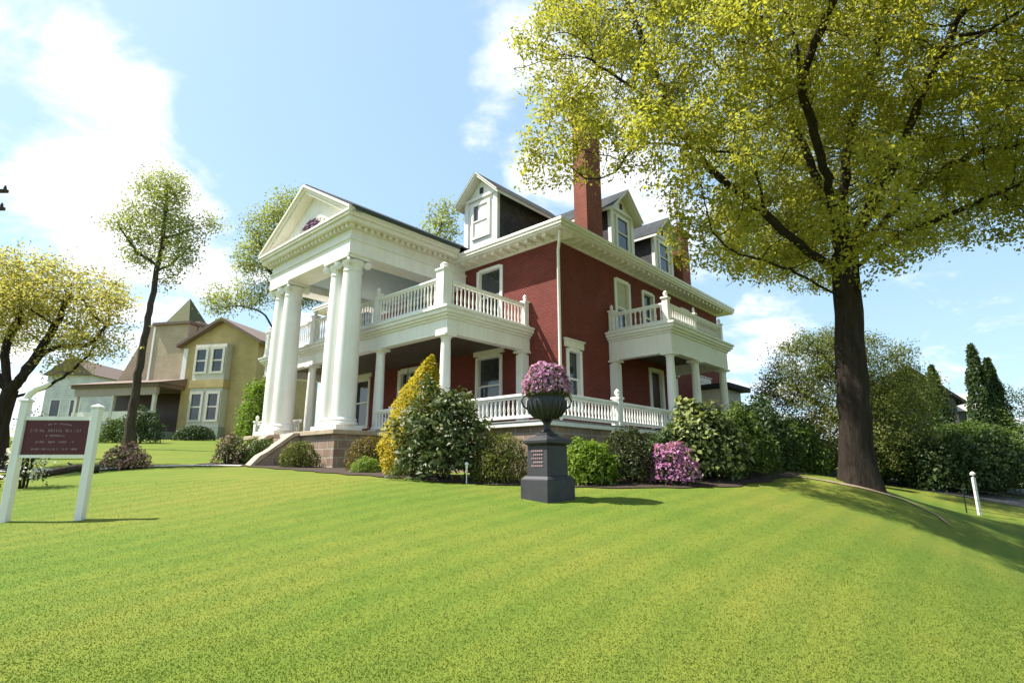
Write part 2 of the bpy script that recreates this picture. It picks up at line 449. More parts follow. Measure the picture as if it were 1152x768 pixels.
# window openings: (from, to, bottom, top)
FW = [(2.72, 4.02, 7.0, 9.25), (7.0, 8.5, 6.5, 9.1), (11.3, 12.6, 7.0, 9.25), (2.72, 4.02, 3.45, 5.72), (11.3, 12.6, 3.45, 5.72)]
FD = [(6.6, 8.9, F, 5.7)]
SW = [(0.42, 1.22, 3.55, 5.62), (3.75, 4.85, 6.75, 9.05), (5.95, 6.95, 6.75, 9.05), (6.3, 7.3, F+0.02, 5.6), (11.2, 12.3, 3.5, 5.6), (9.6, 10.6, 7.0, 9.05)]
wall_open(LV, 2.6, WT, FW+FD, front).build('wall', M['brick'], house)
wall_open(LU, 2.6, WT, SW, side).build('wall', M['brick'], house)
MB().quad((0,LV,2.6),(LU,LV,2.6),(LU,LV,WT),(0,LV,WT)).quad((LU,0,2.6),(LU,LV,2.6),(LU,LV,WT),(LU,0,WT)).build('rear_wall', M['brick'], house)
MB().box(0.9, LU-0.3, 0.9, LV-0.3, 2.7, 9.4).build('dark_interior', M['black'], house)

def window(fn, a, b, c, d, proud=0.05, shade=0.0, parent=None, lintel=True, bars=1):
    """glass set back in the opening; frame, sash bars, sill and lintel are its sub-parts"""
    p = parent or house
    w = MB().quad(fn(a, .12, c), fn(b, .12, c), fn(b, .12, d), fn(a, .12, d)).build('window', M['glass'], p)
    fr = MB(); t = 0.13
    def bar(a0, a1, c0, c1, d0, d1):
        vs = [fn(s, dd, z) for dd in (d0, d1) for s, z in ((a0,c0),(a1,c0),(a1,c1),(a0,c1))]
        fr.add(vs, [(0,1,2,3),(4,7,6,5),(0,4,5,1),(1,5,6,2),(2,6,7,3),(3,7,4,0)])
    bar(a-0.06, a+t-0.05, c, d, -proud, .14); bar(b-t+0.05, b+0.06, c, d, -proud, .14); bar(a+t-0.05, b-t+0.05, d-0.09, d+0.05, -proud, .14)
    fo = fr.build('frame', M['white'], w, bevel=0.008)
    fr = MB(); m = (c+d)/2
    bar(a+t-.05, b-t+.05, m-0.035, m+0.035, .04, .11); bar(a+t-.05, b-t+.05, c, c+0.08, .05, .11)
    if bars > 1: bar((a+b)/2-.02, (a+b)/2+.02, c+.08, d-.09, .06, .112)
    bar(a+t-.05, a+t-.01, c+.08, m-.035, .05, .112); bar(b-t+.01, b-t+.05, c+.08, m-.035, .05, .112)
    fr.build('sash', M['white'], w)
    fr = MB(); bar(a-0.14, b+0.14, c-0.11, c-0.002, -0.12, .1); fr.build('sill', M['cream'], w, bevel=0.01)
    if lintel:
        fr = MB(); bar(a-0.16, b+0.16, d+0.052, d+0.30, -0.07, .05); bar(a-0.2, b+0.2, d+.302, d+.35, -0.12, .05); fr.build('lintel', M['cream'], w, bevel=0.01)
    if shade:
        fr = MB(); bar(a+.1, b-.1, d-.09-(d-c)*shade, d-.1, .085, .10); fr.build('blind', M['shade'], w)
    return w
for k, h in enumerate(FW):
    window(front, *h, lintel=(k > 2), shade=0.0, bars=2 if k == 1 else 1)
for k, h in enumerate(SW):
    if k != 3: window(side, *h, shade=0.5 if k == 1 else 0.0, lintel=(k == 0 or k == 4))
# entrance: double door with side lights and white surround
a, b, c, d = FD[0]
dr = MB().box(.10, .14, a+.55, b-.55, c, d-.35).build('door', M['door'], house)
MB().ball((.06, a+1.15-.1, 3.75), .035).build('handle', M['black'], dr, True)
m = MB().box(-.06, .15, a-.16, a+.06, c, d+.1).box(-.06, .15, b-.06, b+.16, c, d+.1).box(-.08, .15, a+.06, b-.06, d-.08, d+.14)
m.box(.0, .15, a+.44, a+.55, c, d-.08).box(.0, .15, b-.55, b-.44, c, d-.08).box(.02, .14, a+.55, b-.55, d-.35, d-.27)
m.build('surround', M['white'], dr, bevel=.008)
MB().quad((.11,a,c),(.11,a+.46,c),(.11,a+.46,d),(.11,a,d)).quad((.11,b-.46,c),(.11,b,c),(.11,b,d),(.11,b-.46,d)).quad((.125,a+.5,d-.3),(.125,b-.5,d-.3),(.125,b-.5,d),(.125,a+.5,d)).build('side_light', M['glass'], dr)
a, b, c, d = SW[3]
dr = MB().box(a, b, .10, .14, c, d).build('door', M['door'], house)
MB().box(a-.14, a+.05, -.05, .15, c, d+.1).box(b-.05, b+.14, -.05, .15, c, d+.1).box(a+.05, b-.05, -.05, .15, d-.05, d+.12).build('surround', M['white'], dr, bevel=.008)
MB().ball((a+.1, .07, 3.75), .035).build('handle', M['black'], dr, True)

# foundation and porch floor
foot = [(PU, PV0), (8.3, PV0), (8.3, 0.01), (LU, 0.01), (LU, LV), (0.01, LV), (0.01, PV1), (PU, PV1)]
MB().prism(foot, 0.3, 2.6).build('foundation', M['stone'], house)
MB().prism([(PU-.1, PV0-.1), (8.4, PV0-.1), (8.4, -.003), (-.003, -.003), (-.003, PV1+.1), (PU-.1, PV1+.1)], 2.602, F-.03).build('floor_edge', M['white'], house, bevel=0.015)
MB().prism([(PU-.12, PV0-.12), (8.42, PV0-.12), (8.42, -.003), (-.003, -.003), (-.003, PV1+.12), (PU-.12, PV1+.12)], F-.029, F).build('porch_floor', M['floor'], house, bevel=0.008)
# portico piers, landing, steps and cheek walls
for v0, v1 in ((4.55, 6.95), (8.55, 10.95)):
    p = MB().box(-5.6, PU-.004, v0, v1, .8, 2.6).build('stone_pier', M['stone'], house)
    MB().box(-5.7, PU-.104, v0-.08, v1+.08, 2.602, F).build('pier_cap', M['coping'], p, bevel=0.015)
MB().box(-5.5, PU-.104, 7.034, 8.466, .8, F-.004).build('landing', M['concrete'], house)
st = MB()
for k in range(7):
    st.box(-5.5-.23*(k+1), -5.5-.23*k-.001, 6.98, 8.52, .8, F-.165*(k+1))
st.build('steps', M['stone'], house)
for v0 in (6.63, 8.53):
    w = MB().extr([(-5.604, 1.0), (-5.604, 2.6), (-5.85, 2.55), (-6.75, 1.9), (-7.15, 1.62), (-7.15, 1.0)], 'y', v0, v0+.34).build('cheek_wall', M['stone'], house)
    MB().extr([(-5.705, 2.604), (-5.705, 2.72), (-5.9, 2.70), (-6.72, 2.08), (-6.95, 1.95), (-7.25, 1.62), (-7.12, 1.60), (-6.82, 1.86), (-5.87, 2.56)], 'y', v0-.05, v0+.39).build('coping', M['coping'], w, bevel=0.02)

# balustrades
bal_me = MB().lathe([(.030,0),(.030,.05),(.022,.07),(.034,.14),(.036,.18),(.022,.30),(.019,.36),(.030,.40),(.030,.46)], n=8, cap=False).mesh('baluster', True)
bal_me.materials.append(M['white'])
def balustrade(p0, p1, z, h, posts, loose, gap=0.155, post_w=0.17, step_skip=()):
    """rails from p0 to p1 at floor height z; posts = list of (distance, extra height, width)"""
    p0 = Vector((*p0, 0)); p1 = Vector((*p1, 0)); L = (p1-p0).length; d = (p1-p0)/L; nn = Vector((-d.y, d.x, 0))
    def bar(mb, s0, s1, w, z0, z1):
        a, b = p0+d*s0, p0+d*s1
        vs = []
        for zz_ in (z0, z1):
            for q in (a-nn*w/2, b-nn*w/2, b+nn*w/2, a+nn*w/2): vs.append((q.x, q.y, zz_))
        mb.add(vs, [(0,3,2,1),(4,5,6,7),(0,1,5,4),(1,2,6,5),(2,3,7,6),(3,0,4,7)])
    cuts = sorted(s for s, e, w in posts); edges = []
    hw = {s: w/2 for s, e, w in posts}
    pts = [(0, 0)] + [(s, hw[s]) for s in cuts] + [(L, 0)]
    mb = MB(); tr = MB(); balpos = []
    for (s0, w0), (s1, w1) in zip(pts[:-1], pts[1:]):
        a, b = s0+w0, s1-w1
        if b-a < .12: continue
        bar(mb, a, b, .10, z+.07, z+.15)
        bar(tr, a, b, .15, z+h-.075, z+h); bar(tr, a, b, .10, z+h-.125, z+h-.076)
        n = max(1, int((b-a)/gap)); balpos += [a+(b-a)*(i+.5)/n for i in range(n)]
    if not loose:
        k = (h-.125-.15)/.46
        for s in balpos:
            q = p0+d*s
            mb.lathe([(r, zz_*k) for r, zz_ in ((.030,0),(.030,.06),(.022,.09),(.036,.17),(.022,.31),(.019,.36),(.030,.40),(.030,.46))], (q.x, q.y, z+.15), 7, False)
    o = mb.build('balustrade', M['white'], house)
    tr.build('top_rail', M['white'], o, bevel=.012)
    if loose:
        for s in balpos:
            q = p0+d*s
            c = link('baluster', bal_me, o, (q.x, q.y, z+.15)); c.scale = (1, 1, (h-.275)/.46)
    for s, e, w in posts:
        q = p0+d*s; pb = MB()
        bar(pb, s-w/2, s+w/2, w, z+.002, z+h+e); bar(pb, s-w/2-.03, s+w/2+.03, w+.06, z+.002, z+.12); bar(pb, s-w/2-.035, s+w/2+.035, w+.07, z+h+e, z+h+e+.06)
        pb.lathe([(.03, 0), (.035, .03), (w*.38, .10), (w*.36, .17), (w*.2, .22), (.01, .245)], (q.x, q.y, z+h+e+.06), 12)
        pb.build('newel_post', M['white'], o, smooth=False)
    return o
# terrace rail in front of the house and along the side
balustrade((PU, 1.30), (PU, PV0), F, .70, [(3.92, .08, .22)], True)
balustrade((PU, PV0), (3.05, PV0), F, .70, [(3.3, .08, .22)], True)
balustrade((3.05, PV0), (8.2, PV0), F, .70, [], False)
balustrade((PU, 4.75), (PU, 1.70), F, .70, [], False)
balustrade((PU, PV1), (PU, 9.95), F, .70, [(0.1, .08, .2)], False)
# balcony rails
BZ = 6.44
balustrade((PU+.08, 13.8), (PU+.08, 1.42), BZ, 1.02, [(.15, .12, .24), (4.3, .12, .22), (8.7, .12, .22), (12.28, .18, .36)], False, gap=.17)
balustrade((PU+.3, 1.42), (-.02, 1.42), BZ, .92, [(3.55, .05, .20)], True, gap=.17)
SZ = 6.62
balustrade((3.2, -.02), (3.2, -2.5), SZ, .78, [(.12, .06, .18), (2.4, .14, .22)], True, gap=.2)
balustrade((3.32, -2.42), (8.1, -2.42), SZ, .78, [(2.2, .02, .14), (4.7, .06, .18)], False, gap=.15)

# porch roofs
def porch_roof(u0, u1, v0, v1, zb, zt, oh, open_side):
    """beam ring, cornice and deck; one side lies on the house wall"""
    w = .30; bt = zt-.36
    mb = MB()
    if open_side == 'u':       # front porch, wall at u1
        mb.box(u0, u0+w, v0, v1, zb, bt).box(u0+w, u1, v0, v0+w, zb, bt).box(u0+w, u1, v1-w, v1, zb, bt)
        C = lambda e, a, b: mb.box(u0-e, u1, v0-e, v1+e, a, b)
    else:                      # side porch, wall at v1
        mb.box(u0, u1, v0, v0+w, zb, bt).box(u0, u0+w, v0+w, v1, zb, bt).box(u1-w, u1, v0+w, v1, zb, bt)
        C = lambda e, a, b: mb.box(u0-e, u1+e, v0-e, v1, a, b)
    o = mb
    C(.05, bt+.001, bt+.08); C(.13, bt+.081, bt+.16); C(oh, bt+.161, zt-.08); C(oh+.05, zt-.079, zt)
    return mb
r = porch_roof(PU+.08, -.003, 1.32, 13.85, 5.62, BZ, .20, 'u').build('porch_roof', M['white'], house, bevel=.012)
MB().box(PU+.4, -.01, 1.64, 13.5, 5.95, 6.0).build('porch_ceiling', M['woodceil'], r)
r = porch_roof(3.12, 8.2, -2.58, -.003, 5.55, SZ, .20, 'v').build('side_porch_roof', M['white'], house, bevel=.012)
MB().box(3.43, 7.88, -2.27, -.01, 5.95, 6.0).build('porch_ceiling', M['woodceil'], r)
# porch columns
def porch_column(u, v, z0, z1, r0=.165, square=False):
    h = z1-z0
    if square:
        sh = MB().box(u-.16, u+.16, v-.16, v+.16, z0+.16, z1-.14)
    else:
        prof = [(r0*(1-.16*max(0, (t-.3)/.7)**1.3), z0+.17+(h-.34)*t) for t in [i/10 for i in range(11)]]
        sh = MB().lathe(prof, (u, v, 0), 24)
    o = sh.build('porch_column', M['white'], house, smooth=not square)
    MB().box(u-.22, u+.22, v-.22, v+.22, z0, z0+.08).lathe([(r0*1.25, z0+.081), (r0*1.32, z0+.11), (r0*1.2, z0+.14), (r0*1.02, z0+.17)], (u, v, 0), 24).build('column_base', M['white'], o, bevel=.01)
    MB().lathe([(r0*.86, z1-.17), (r0*.98, z1-.14), (r0*.9, z1-.12), (r0*1.2, z1-.075)], (u, v, 0), 24).box(u-.24, u+.24, v-.24, v+.24, z1-.074, z1-.002).build('column_capital', M['white'], o, bevel=.01)
for v in (1.55, 5.0, 9.75, 13.55): porch_column(PU+.24, v, F, 5.62, .175)
for u, v in ((3.30, -2.4), (5.35, -2.4), (8.0, -2.4)): porch_column(u, v, F, 5.55, .165)
for u, v in ((3.28, -.17), (8.0, -.17)): porch_column(u, v, F, 5.55, square=True)
porch_column(-.19, 1.52, F, 5.62, square=True)
porch_column(-.19, 13.6, F, 5.62, square=True)

# portico: four great columns in two pairs
CU = -4.95; CZ = 8.72
for v in (5.2, 6.0, 9.5, 10.3):
    r0 = .385; h = CZ-F
    prof = [(r0*(1 - .17*max(0, (t-.28)/.72)**1.35), F+.42+(h-.42-.55)*t) for t in [i/16 for i in range(17)]]
    c = MB().lathe(prof, (CU, v, 0), 48).build('portico_column', M['white'], house, True)
    MB().box(CU-.48, CU+.48, v-.395, v+.395, F+.004, F+.16).lathe([(.44, .161), (.475, .20), (.475, .24), (.44, .29), (.42, .31), (.445, .345), (.43, .39), (.388, .42)], (CU, v, F), 48, False).build('column_base', M['white'], c, True)
    cap = MB().lathe([(.318, -.55), (.345, -.52), (.322, -.49), (.322, -.36), (.40, -.22), (.38, -.14)], (CU, v, CZ), 40)
    cap.box(CU-.46, CU+.46, v-.395, v+.395, CZ-.11, CZ-.002)
    cap.build('column_capital', M['white'], c, True)
    for du in (-1, 1):
        for dv in (-1, 1):
            # scroll: a disc spiral at each corner, turned outwards
            a = math.atan2(dv, du); ctr = Vector((CU+.37*du, v+.33*dv, CZ-.26)); ax = Vector((-math.sin(a), math.cos(a), 0)); out = Vector((math.cos(a), math.sin(a), 0))
            vol = MB()
            for rr, hw_ in ((.135, .04), (.085, .06), (.04, .075)):
                n = 18; vs = []
                for s_ in (-1, 1):
                    for j in range(n):
                        th = 2*math.pi*j/n; vs.append(ctr + ax*hw_*s_ + out*rr*math.cos(th) + Vector((0,0,1))*rr*math.sin(th))
                vol.add(vs, [tuple(range(n))[::-1], tuple(range(n, 2*n))] + [(j, (j+1)%n, n+(j+1)%n, n+j) for j in range(n)])
            vol.build('volute', M['white'], c)
EV0, EV1 = 4.75, 10.75
ent = MB().box(-5.4, -4.5, EV0, EV1, CZ, 9.25).box(-4.5, -.003, EV0, EV0+.8, CZ, 9.25).box(-4.5, -.003, EV1-.8, EV1, CZ, 9.25)
ent.box(-5.36, -.003, EV0+.04, EV1-.04, 9.251, 9.62)
ent.box(-5.45, -.003, EV0-.05, EV1+.05, 9.22, 9.30)
e_ = ent.build('entablature', M['white'], house, bevel=.012)
MB().box(-4.48, -.01, EV0+.82, EV1-.82, 9.0, 9.06).build('portico_ceiling', M['ceiling'], e_)
dn = MB()
k = 0
while -5.5+k*.26 < -.9:
    u = -5.5+k*.26; k += 1
    for v in (EV0-.16, EV1+.04): dn.box(u, u+.13, v, v+.12, 9.62, 9.74)
k = 0
while EV0+k*.26 < EV1-.1:
    dn.box(-5.56, -5.44, EV0+k*.26, EV0+k*.26+.13, 9.62, 9.74); k += 1
dn.build('dentil_band', M['cream'], e_)
cor = MB().box(-5.44, -.003, EV0-.04, EV1+.04, 9.622, 9.745)
cor.box(-5.68, -.76, 4.42, 11.08, 9.746, 9.90).box(-5.76, -.76, 4.34, 11.16, 9.901, 10.0).box(-5.80, -.76, 4.30, 11.20, 10.001, 10.09)
cor.build('portico_cornice', M['cream'], house, bevel=.012)
mid = 7.75; hs = 3.45; rise = 1.98
tymp = MB().extr([(mid-hs+.3, 10.092), (mid+hs-.3, 10.092), (mid, 10.092+rise-.17)], 'x', -5.30, -5.05).build('pediment', M['white'], house)
rk = MB()
def rake(mb, u0, u1, lo, hi):
    """raking moulding with its section between lo and hi above the slope line"""
    for sgn in (-1, 1):
        e = (mid+sgn*hs, 10.092); ap = (mid, 10.092+rise)
        mb.extr([(e[0], e[1]+lo if lo > 0 else e[1]), (e[0], e[1]+hi), (ap[0], ap[1]+hi), (ap[0], ap[1]+lo)] if lo >= 0 else
                [(e[0]-sgn*(-lo)/(rise/hs), e[1]), (e[0], e[1]), (e[0], e[1]+hi), (ap[0], ap[1]+hi), (ap[0], ap[1]+lo)], 'x', u0, u1)
rake(rk, -5.66, -5.301, -.24, -.10); rake(rk, -5.74, -5.3005, -.099, 0.0); rake(rk, -5.80, -5.30, .001, .09)
rk.build('raking_cornice', M['cream'], tymp)
orn = MB()
# scrolling relief in the pediment: a central wreath with sprays to both sides
for s_ in (-1, 1):
    for (t0, z0, rr) in ((.55, 10.38, .16), (.95, 10.30, .13), (1.35, 10.26, .11), (1.75, 10.22, .09), (.5, 10.75, .12), (.85, 10.62, .09)):
        pts = [(-5.33, mid+s_*(t0+rr*math.cos(a)*(1-a/14)), z0+rr*math.sin(a)*(1-a/14)) for a in [i*.5 for i in range(18)]]
        orn.tube(pts, .035, 6)
    orn.tube([(-5.33, mid+s_*.3, 10.3), (-5.34, mid+s_*.8, 10.5), (-5.34, mid+s_*1.4, 10.33), (-5.33, mid+s_*2.2, 10.16)], .04, 6)
orn.build('relief_scroll', M['cream'], tymp, True)
ct = MB()
for i in range(26):
    a = random.random()*6.28; q = random.random()**.5
    ct.ball((-5.36-.05*random.random(), mid+q*.52*math.cos(a)-.05, 10.50+q*.30*math.sin(a)), .07+.05*random.random(), 7)
ct.build('wreath', M['purple'], tymp, True)
pr = MB()
for sgn in (-1, 1):
    e = (mid+sgn*(hs+.05), 10.092+.065); ap = (mid, 10.092+rise+.095)
    pr.extr([(e[0], e[1]), (e[0], e[1]+.06), (ap[0], ap[1]+.06), (ap[0], ap[1])], 'x', -5.7, 3.4)
pr.build('portico_roof', M['slate'], house)
for v in (4.22, 11.19): MB().box(-5.55, -.8, v, v+.09, 10.093, 10.17).build('gutter', M['gutter'], house)

# main cornice, roof
cn = MB()
cn.box(-.10, LU+.1, -.10, LV+.1, WT-.10, WT+.06); cn.box(-OV+.08, LU+OV-.08, -OV+.08, LV+OV-.08, WT+.061, WT+.14)
cn.box(-OV+.03, LU+OV-.03, -OV+.03, LV+OV-.03, WT+.141, WT+.25); cn.box(-OV, LU+OV, -OV, LV+OV, WT+.251, EZ)
co = cn.build('cornice', M['cream'], house, bevel=.015)
mo = MB(); k = 0
while .15+k*.42 < LU: mo.box(.1+k*.42, .25+k*.42, -.56, -.101, WT-.06, WT+.059); k += 1
mo.build('modillion_row', M['cream'], co)
mo = MB(); k = 0
while .15+k*.42 < LV: mo.box(-.56, -.101, .1+k*.42, .25+k*.42, WT-.06, WT+.059); k += 1
mo.build('modillion_row', M['cream'], co)
u0, u1, v0, v1 = -OV+.02, LU+OV-.02, -OV+.02, LV+OV-.02
sl = .46; hw = (u1-u0)/2; zt = EZ+.02+hw*sl; um = (u0+u1)/2
rf = MB().add([(u0,v0,EZ+.01),(u1,v0,EZ+.01),(u1,v1,EZ+.01),(u0,v1,EZ+.01),(um,v0+hw,zt),(um,v1-hw,zt)], [(0,1,4),(1,2,5,4),(2,3,5),(3,0,4,5),(3,2,1,0)])
rf.build('roof', M['slate'], house)

def dormer(fn, c, d0, zt_win=True):
    """gabled dormer: face at depth d0, centre c along the wall"""
    w = .95; ze = 12.75; za = 13.62; zb = 10.3; back = d0+4.6
    fc = MB()
    x = [fn(c-w, d0, zb), fn(c+w, d0, zb), fn(c+w, d0, ze), fn(c, d0, za), fn(c-w, d0, ze)]
    fc.add(x, [(0,1,2,3,4)])
    o = fc.build('dormer', M['white'], house)
    ch = MB()
    for s_ in (-1, 1):
        ch.quad(fn(c+s_*(w-.001), d0, zb), fn(c+s_*(w-.001), back, zb+2), fn(c+s_*(w-.001), back, ze), fn(c+s_*(w-.001), d0, ze))
    ch.build('cheek', M['shingle'], o)
    def blk(mb, a0, a1, b0, b1, z0, z1):
        vs = [fn(s, q, z) for z in (z0, z1) for s, q in ((a0,b0),(a1,b0),(a1,b1),(a0,b1))]
        mb.add(vs, [(0,3,2,1),(4,5,6,7),(0,1,5,4),(1,2,6,5),(2,3,7,6),(3,0,4,7)])
    tr = MB()
    for s_ in (-1, 1):
        blk(tr, c+s_*(w-.20), c+s_*(w+.03), d0-.06, d0+.10, zb, ze)
    blk(tr, c-w-.05, c+w+.05, d0-.10, d0-.002, ze-.02, ze+.10)
    tr.build('corner_trim', M['white'], o)
    rt = MB()
    sl_ = (za-ze)/w
    for s_ in (-1, 1):
        e = c+s_*(w+.32); ez_ = ze-.32*sl_
        for lo, hi, n0 in ((.02, .13, d0-.36), (.131, .19, d0-.42)):
            a_ = [(e, ez_+lo), (e, ez_+hi), (c, za+hi+.02), (c, za+lo+.02)]
            vs = [fn(p[0], n0, p[1]) for p in a_] + [fn(p[0], back, p[1]) for p in a_]
            rt.add(vs, [(0,1,2,3),(4,7,6,5),(0,4,5,1),(1,5,6,2),(2,6,7,3),(3,7,4,0)])
    rr = rt.build('dormer_roof', M['cream'], o)
    tp = MB()
    for s_ in (-1, 1):
        e = c+s_*(w+.34); ez_ = ze-.34*sl_+.192
        tp.quad(fn(e, d0-.43, ez_), fn(c, d0-.43, za+.214), fn(c, back, za+.214), fn(e, back, ez_))
    tp.build('shingle_covering', M['slate'], o)
    gw = .42
    gl = MB().quad(fn(c-gw, d0-.01, 11.05), fn(c+gw, d0-.01, 11.05), fn(c+gw, d0-.01, 12.45), fn(c-gw, d0-.01, 12.45)).build('window', M['glass'], o)
    fm = MB()
    blk(fm, c-gw-.12, c-gw, d0-.07, d0-.003, 10.95, 12.58); blk(fm, c+gw, c+gw+.12, d0-.07, d0-.003, 10.95, 12.58)
    blk(fm, c-gw, c+gw, d0-.07, d0-.012, 12.45, 12.58); blk(fm, c-gw, c+gw, d0-.06, d0-.012, 11.72, 11.78); blk(fm, c-gw, c+gw, d0-.07, d0-.012, 10.95, 11.06)
    fm.build('frame', M['white'], gl)
    if fn is front:
        bl = MB(); blk(bl, c-gw, c+gw, d0-.025, d0-.0125, 11.06, 11.719); blk(bl, c-gw, c+gw-.24, d0-.025, d0-.0125, 11.78, 12.45); bl.build('blind', M['cream'], gl)
    sm = MB(); blk(sm, c-.1, c+.1, d0-.03, d0-.004, 12.98, 13.24); sm.build('vent', M['black'], o)
    return o
dormer(front, 4.3, .4); dormer(front, 11.2, .4)
dormer(side, 5.7, .7); dormer(side, 9.6, .7)
for (u0, u1, v0, v1, zt) in ((3.0, 4.15, .72, 1.36, 16.2), (11.0, 11.9, .35, 1.0, 13.4)):
    ch = MB().box(u0, u1, v0, v1, 9.96, zt).build('chimney', M['chim'], house)
    MB().box(u0-.06, u1+.06, v0-.06, v1+.06, zt+.001, zt+.14).box(u0-.12, u1+.12, v0-.12, v1+.12, zt+.141, zt+.30).box(u0+.12, u1-.12, v0+.1, v1-.1, zt+.301, zt+.5).build('chimney_cap', M['chim'], ch)
# down pipes
MB().tube([(-.45, -.45, 9.60), (-.36, -.36, 9.35), (-.10, -.10, 9.05), (-.09, -.09, 5.0), (-.09, -.09, F)], .055, 10).build('downpipe', M['white'], house, True)
# rear bay with a lower eave beyond the side porch
MB().box(11.0, 13.2, -1.2, -.004, 1.0, 5.2).build('rear_bay', M['cream'], house)
MB().box(10.7, 13.5, -1.6, -.004, 5.201, 5.42).build('rear_bay_eave', M['slate'], house)

# ------------------------------------------------------------------ vegetation helpers
def unit(a): return a/np.maximum(np.linalg.norm(a, axis=-1, keepdims=True), 1e-9)

def colonize(start, start_par, att, step, kill, infl, iters):
    """space colonisation: grows twigs from the start nodes into the attraction points"""
    cap = len(start)+iters*600
    pos = np.zeros((cap, 3)); par = np.full(cap, -1, int); n = len(start)
    pos[:n] = start; par[:n] = start_par
    att = att.copy(); best = np.full(len(att), 1e9); who = np.zeros(len(att), int)
    def upd(a, b):
        for i in range(a, b):
            d = ((att-pos[i])**2).sum(1); m = d < best; best[m] = d[m]; who[m] = i
    upd(0, n)
    for _ in range(iters):
        keep = best > kill*kill
        att, best, who = att[keep], best[keep], who[keep]
        if not len(att): break
        m = best < infl*infl
        if not m.any(): break
        dirs = unit(att[m]-pos[who[m]]); acc_ = np.zeros((n, 3)); np.add.at(acc_, who[m], dirs)
        idx = np.unique(who[m]); d = unit(acc_[idx]+rng.normal(0, .12, (len(idx), 3)))
        new = pos[idx]+d*step
        if n+len(new) >= cap: break
        pos[n:n+len(new)] = new; par[n:n+len(new)] = idx
        a = n; n += len(new); upd(a, n)
    return pos[:n], par[:n]

def radii(par, tip, e=2.4):
    n = len(par); acc_ = np.zeros(n); nch = np.zeros(n, int)
    r = np.zeros(n)
    for i in range(n-1, -1, -1):
        r[i] = tip if nch[i] == 0 else acc_[i]**(1/e)
        if par[i] >= 0: acc_[par[i]] += r[i]**e; nch[par[i]] += 1
    return r, nch

def edge_tubes(pos, par, r, k=5):
    ch = np.where(par >= 0)[0]; p = par[ch]
    d = unit(pos-np.where(par[:, None] >= 0, pos[np.maximum(par, 0)], pos-np.array([0, 0, 1.0])))
    ref = np.where(np.abs(d[:, 2:3]) < .9, np.array([[0, 0, 1.0]]), np.array([[1.0, 0, 0]]))
    a = unit(np.cross(d, ref)); b = np.cross(d, a)
    th = np.arange(k)*2*np.pi/k; cs = np.cos(th)[None, :, None]; sn = np.sin(th)[None, :, None]
    r0 = np.minimum(r[p], r[ch]*1.3)
    cont = (d[p]*d[ch]).sum(1) > .75
    fa = np.where(cont[:, None], a[p], a[ch]); fb = np.where(cont[:, None], b[p], b[ch])
    # keep both rings in the child's frame so that the tube does not twist
    fa = a[ch]; fb = b[ch]
    back = d[ch]*(r0*.5)[:, None]
    R0 = (pos[p]-back)[:, None]+(fa[:, None]*cs+fb[:, None]*sn)*r0[:, None, None]
    R1 = pos[ch][:, None]+(a[ch][:, None]*cs+b[ch][:, None]*sn)*r[ch][:, None, None]
    V = np.concatenate([R0, R1], 1).reshape(-1, 3)
    base = (np.arange(len(ch))*2*k)[:, None]; j = np.arange(k)[None]; j2 = (j+1) % k
    Fc = np.stack([base+j, base+j2, base+k+j2, base+k+j], -1).reshape(-1, 4)
    return V, Fc

def leaves(P, size, aspect=.55, up=.4, droop=.2, out=None, outw=0.0, fold=.18, jit=.35):
    """one folded diamond per point"""
    n = len(P)
    nrm = rng.normal(0, 1, (n, 3)); nrm = unit(nrm); nrm[:, 2] += up
    if out is not None: nrm += out*outw
    nrm = unit(nrm)
    t = unit(np.cross(nrm, rng.normal(0, 1, (n, 3)))); t[:, 2] -= droop; t = unit(t)
    b = np.cross(nrm, t)
    L = (size*(1+rng.uniform(-jit, jit, n)))[:, None]; W = L*aspect
    V = np.stack([P, P+t*L*.45+b*W*.5+nrm*L*fold, P+t*L, P+t*L*.5-b*W*.5+nrm*L*fold], 1).reshape(-1, 3)
    return V, np.arange(4*n).reshape(n, 4)

def in_spheres(spheres, density, squash=1.0, shell=0.0):
    out = []
    for x, y, z, r in spheres:
        k = max(6, int(density*r**3*4.19))
        d = unit(rng.normal(0, 1, (k, 3))); q = rng.uniform(shell**3, 1, (k, 1))**(1/3)
        out.append(np.array([x, y, z])+d*q*r*np.array([1, 1, squash]))
    return np.concatenate(out)

def limb(nodes, par, pts, first, step=.35):
    """adds a smooth polyline of nodes; returns index of the last one"""
    last = first; P = [np.array(nodes[first])]+[np.array(p, float) for p in pts]
    for i in range(len(P)-1):
        p0 = P[max(i-1, 0)]; p1 = P[i]; p2 = P[i+1]; p3 = P[min(i+2, len(P)-1)]
        k = max(1, int(np.linalg.norm(p2-p1)/step))
        for j in range(1, k+1):
            t = j/k
            q = .5*(2*p1+(p2-p0)*t+(2*p0-5*p1+4*p2-p3)*t*t+(3*p1-p0-3*p2+p3)*t**3)
            q = q+rng.normal(0, .02, 3)
            nodes.append(tuple(q)); par.append(last); last = len(nodes)-1
    return last

def nearest(nodes, p):
    return int(np.argmin(((np.array(nodes)-np.array(p))**2).sum(1)))

